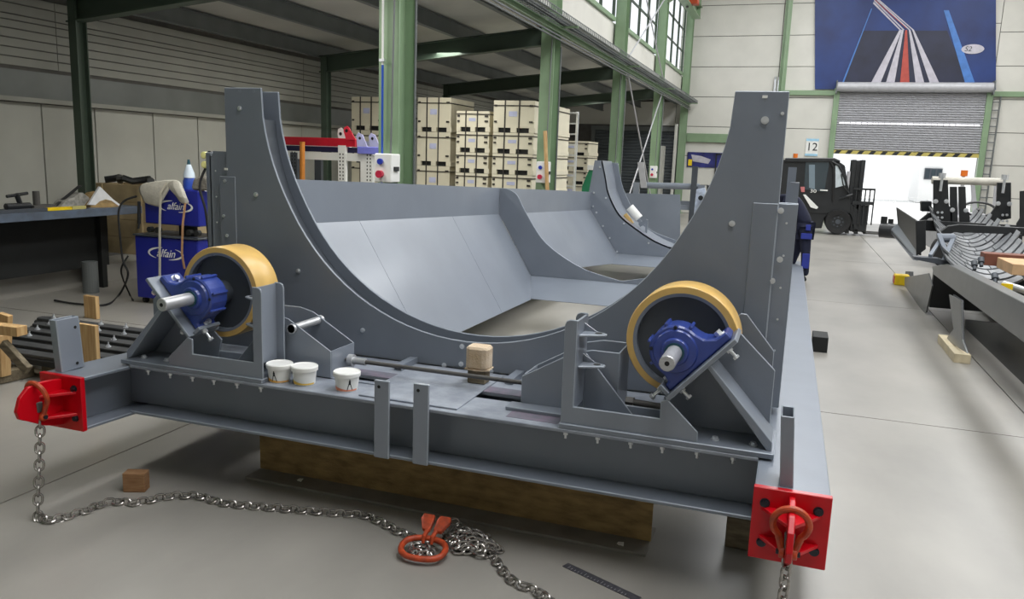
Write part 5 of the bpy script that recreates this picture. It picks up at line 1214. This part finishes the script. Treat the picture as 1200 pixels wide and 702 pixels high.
# inclined light chute with black side plate
B().slab([(1.817,13.000,1.329),(1.879,13.000,1.020),(1.809,9.500,0.807),(1.744,9.500,1.281)], (.03,0,0)).done('side_guard', BLK, cv, bevel=.004)
B().pr([(1.684,1.302),(1.812,1.322),(1.858,0.916),(1.750,0.811)], 'Y', 9.3, 9.36).done('guard_post', BLK, cv, bevel=.004)
B().slab([(1.809,13.200,0.923),(1.888,13.100,1.030),(1.802,9.450,0.812),(1.766,9.300,0.764)], (0,0,-.03)).done('chute_plate', GREYL, cv)
B().slab([(1.796,13.200,0.906),(1.767,9.300,0.752),(1.713,9.300,0.748),(1.803,13.200,0.843)], (.03,0,0)).done('chute_edge', GREYD, cv)
B().pr([(2.011,1.511),(2.161,1.519),(2.180,1.353),(2.030,1.345)], 'Y', 11.4, 11.6).done('control_box', BLK, cv, bevel=.01)
mt = (1.771,13.500,0.866); B().cyl((mt[0]-.13,13.5,mt[2]),(mt[0]+.2,13.4,mt[2]), .14, 24).cyl((mt[0]-.08,13.5,mt[2]+.1),(mt[0]-.08,13.5,mt[2]+.26), .06, 12).cyl((mt[0]+.04,13.5,mt[2]+.1),(mt[0]+.04,13.5,mt[2]+.22), .05, 12).done('drive_motor', BLK, cv, bevel=.006)
# segmented curved belt: individual grey slats in curved rows
rows = 15; SLATM = mat('belt_slat_grey', (128,130,133), .4, 0, .08, 8)
NL, NR, FL_, FR_ = Vector((1.863,7.400,0.792)), Vector((2.928,7.400,0.879)), Vector((2.155,11.600,1.370)), Vector((2.895,11.600,1.244))
def beltpt(s, t):
    p = NL.lerp(NR, s).lerp(FL_.lerp(FR_, s), t); p.z += .30*((2*s-1)**2)-.12-.0; p.y += .35*(2*s-1)**2; return p
for i in range(rows):
    t0, t1 = i/rows, (i+.72)/rows
    for j in range(4):
        s0, s1 = j/4+.006+.05*(i % 2), (j+1)/4-.006+.05*(i % 2)
        pts_ = []
        b = B(); n = 4; vs = []
        for k in range(n+1):
            s = s0+(s1-s0)*k/n; a_ = beltpt(s, t0); c_ = beltpt(s, t1); vs += [a_, c_, a_-Vector((0,0,.03)), c_-Vector((0,0,.03))]
        f = []
        for k in range(n): o = 4*k; f += [(o,o+4,o+5,o+1),(o+2,o+3,o+7,o+6),(o,o+2,o+6,o+4),(o+1,o+5,o+7,o+3)]
        f += [(0,1,3,2),(4*n,4*n+2,4*n+3,4*n+1)]
        b.add(vs, f).done('slat', SLATM, cv)
b = B(); n = 10; vs = []
for k in range(n+1):
    for t in (0,1): p = beltpt(k/n, t); vs.append(p-Vector((0,0,.035)))
b.add(vs, [(2*k,2*k+1,2*k+3,2*k+2) for k in range(n)]).done('belt_backing', BLK, cv)
for t in (0,): pass
# black uprights and light tube (frame of the machine behind)
UY = 11.0
for pts in ([(2.089,1.866),(2.292,1.874),(2.349,1.491),(2.413,1.360),(2.432,1.200),(2.167,1.184),(2.133,1.479)], [(2.336,1.772),(2.431,1.776),(2.509,1.211),(2.403,1.205)], [(2.454,1.778),(2.548,1.782),(2.600,1.442),(2.655,1.379),(2.674,1.221),(2.533,1.213)], [(3.007,1.525),(2.976,1.864),(3.159,1.872),(3.228,1.327),(2.892,1.228),(2.934,1.363)]):
    B().pr(pts, 'Y', 11.0, 11.06).done('bracket_plate', BLK, cv, bevel=.004)
z0_ = (2.479,11.000,1.203)[2]
xL_, xR_ = (2.015,11.000,1.229)[0], (3.515,11.000,1.318)[0]
B().box(xL_,xR_,10.7,10.82,z0_-.12,z0_+.04).done('cross_beam', BLK, cv, bevel=.005)
B().pr([(2.044,1.154),(2.141,1.245),(2.277,1.277),(3.265,1.278),(3.277,1.186),(2.215,1.165),(2.117,1.086)], 'Y', 9.5, 9.62).done('cross_beam', BLK, cv, bevel=.005)
B().pr([(2.908,1.181),(3.030,1.189),(3.061,0.945),(2.931,1.006)], 'Y', 9.4, 9.5).done('post', BLK, cv)
B().pr([(3.186,1.757),(3.389,1.791),(3.461,1.244),(3.210,1.229),(3.203,1.279),(3.237,1.357)], 'Y', 10.5, 10.56).done('bracket_plate', BLK, cv)
B().pr([(1.959,1.229),(2.069,1.344),(2.164,1.362),(2.171,1.295),(2.078,1.263),(2.014,1.178)], 'Y', 10.95, 11.05).done('bracket_arm', BLK, cv)
for p in ((2.154,10.980,1.535),(2.304,10.980,1.543),(3.018,10.980,1.546),(3.173,10.980,1.548),(2.387,10.880,1.418),(2.576,10.880,1.422)): bolt(cv, p, .035)
for p in ((2.204,10.980,1.363),(2.264,10.980,1.366),(2.213,10.980,1.283),(2.274,10.980,1.286),(3.103,10.980,1.373),(3.160,10.980,1.377),(3.114,10.980,1.282),(3.172,10.980,1.285)): bolt(cv, p, .02)
for p in ((2.195,10.950,1.818),(3.051,10.950,1.829)): B().cyl((p[0],10.93,p[2]+.1),(p[0],10.93,p[2]-.12), .02, 10).cyl((p[0],10.93,p[2]+.16),(p[0],10.93,p[2]+.08), .05, 6).done('adjuster_screw', ZINC, cv)
p0, p1 = (2.107,11.300,1.862), (3.119,11.300,1.872); B().cyl((p0[0],11.3,p0[2]),(p1[0],11.3,p1[2]), .06, 16).done('cross_tube', mat('pale_tube', (205,200,188), .5), cv, smooth=True)
# triangle lift frame
def bm3(name, p0, p1, r, m=GREY): return B().cyl(p0, p1, r, 4).done(name, m, cv)
bm3('strut', (1.886,8.600,1.178), (1.979,8.200,0.877), .035); bm3('strut', (2.070,8.600,1.156), (1.921,8.200,0.872), .035); bm3('strut', (1.907,8.600,1.089), (1.758,8.200,0.926), .03)
B().cyl((1.911,8.600,1.134), (2.071,8.600,1.145), .06, 14).done('pivot_tube', GREY, cv)
B().pr([(1.561,0.912),(1.838,0.910),(2.060,0.850),(2.112,0.821),(1.817,0.842),(1.564,0.879)], 'Y', 8.1, 8.3).done('foot_plate', GREYD, cv)
for u in (1128,1143,1166):
    p = {1128: (2.079,7.200,0.935), 1143: (2.143,7.200,0.980), 1166: (2.174,6.600,0.872)}[u]; B().cyl(p, (p[0],p[1]+.05,p[2]+.05), .035, 10).cyl(p, (p[0],p[1]-.03,p[2]-.04), .022, 10).done('fitting', GREYD, cv, bevel=.004)
B().cyl((2.201,6.300,0.860), (2.377,5.800,0.842), .035, 14).done('hydraulic_rod', STEEL, cv, smooth=True)
slabx('inner_beam', [(2.900,10.960,0.616),(2.900,10.402,0.678),(2.900,5.691,0.682),(2.900,5.600,0.485),(2.900,10.783,0.342)], .1, BLK)
q = (2.155,6.000,0.844); box('yellow_label', YEL, cv, q[0]-.05, q[0]+.05, 5.97, 6.0, q[2]-.05, q[2]+.06)
q = (1.958,12.400,0.090); yb_ = B().box(q[0]-.11,q[0]+.13,12.2,12.45,q[2]-.09,q[2]+.09).done('yellow_end_cap', YEL, cv, bevel=.01, label='yellow lamp box on the conveyor arm')
B().box(q[0]-.12,q[0]-.11,12.22,12.43,q[2]-.06,q[2]+.06).done('red_reflector', RED, yb_)
B().box(q[0]+.13,2.3,12.28,12.36,q[2]-.04,q[2]+.04).done('lamp_arm', BLK, cv)
# cardboard box on conveyor
cb = (2.320,6.900,0.989)
B().box(cb[0],cb[0]+.8,6.6,7.3,cb[2]-.06,cb[2]+.06).done('cardboard_box', CARD, None, (cb[0]+.4,6.9,cb[2]-.06), bevel=.005, label='flat cardboard box lying on the dark conveyor', cat='box')
B().box(cb[0]-.12,cb[0]+.7,7.35,7.6,cb[2]-.05,cb[2]+.09).done('brown_plank', mat('red_brown_board', (120,72,56), .7), None, (cb[0]+.3,7.45,cb[2]-.05), bevel=.004, label='red brown board behind the cardboard box on the conveyor', cat='board')
# second vehicle behind (steering wheel, beacon)
vh = T('yard_vehicle', 'pale open vehicle with black steering wheel and orange beacon behind the conveyor', 'vehicle', ((3.592,15.000,1.212)[0],15.5,0))
sw = (3.537,15.000,1.294); 
B().tube([(sw[0]+.29*math.cos(k*math.pi/12), 15.0+.1*math.sin(k*math.pi/12), sw[2]+.13*math.sin(k*math.pi/12)) for k in range(24)], .022, 8, closed=True).done('steering_wheel', BLK, vh, smooth=True)
B().cyl((sw[0],15.05,sw[2]),(sw[0],15.3,sw[2]-.4), .04, 10).done('steering_column', BLK, vh)
v0, v1 = (3.211,15.400,1.134), (4.017,15.400,1.111)
B().box(v0[0]-.3,v1[0],15.4,17.2,.35,v0[2]+.0).done('body', SHUT, vh, bevel=.05)
for x in (v0[0], v1[0]-.4): tyre(vh, x, .38, .38, 15.3, 15.55)
B().pr([(3.479,1.836),(3.542,1.839),(3.686,1.174),(3.591,1.169)], 'Y', 15.8, 15.86).pr([(3.919,1.820),(3.965,1.822),(4.012,1.193),(3.950,1.189)], 'Y', 15.8, 15.86).done('cab_post', SHUT, vh)
b0 = (3.283,15.500,1.988); B().cyl((b0[0],15.5,b0[2]-.06),(b0[0],15.5,b0[2]+.06), .065, 14).done('beacon', mat('amber_beacon', (235,120,40), .3), vh)
B().box(b0[0]-.03,b0[0]+.03,15.5,15.56,.9,b0[2]-.06).done('beacon_post', SHUT, vh)
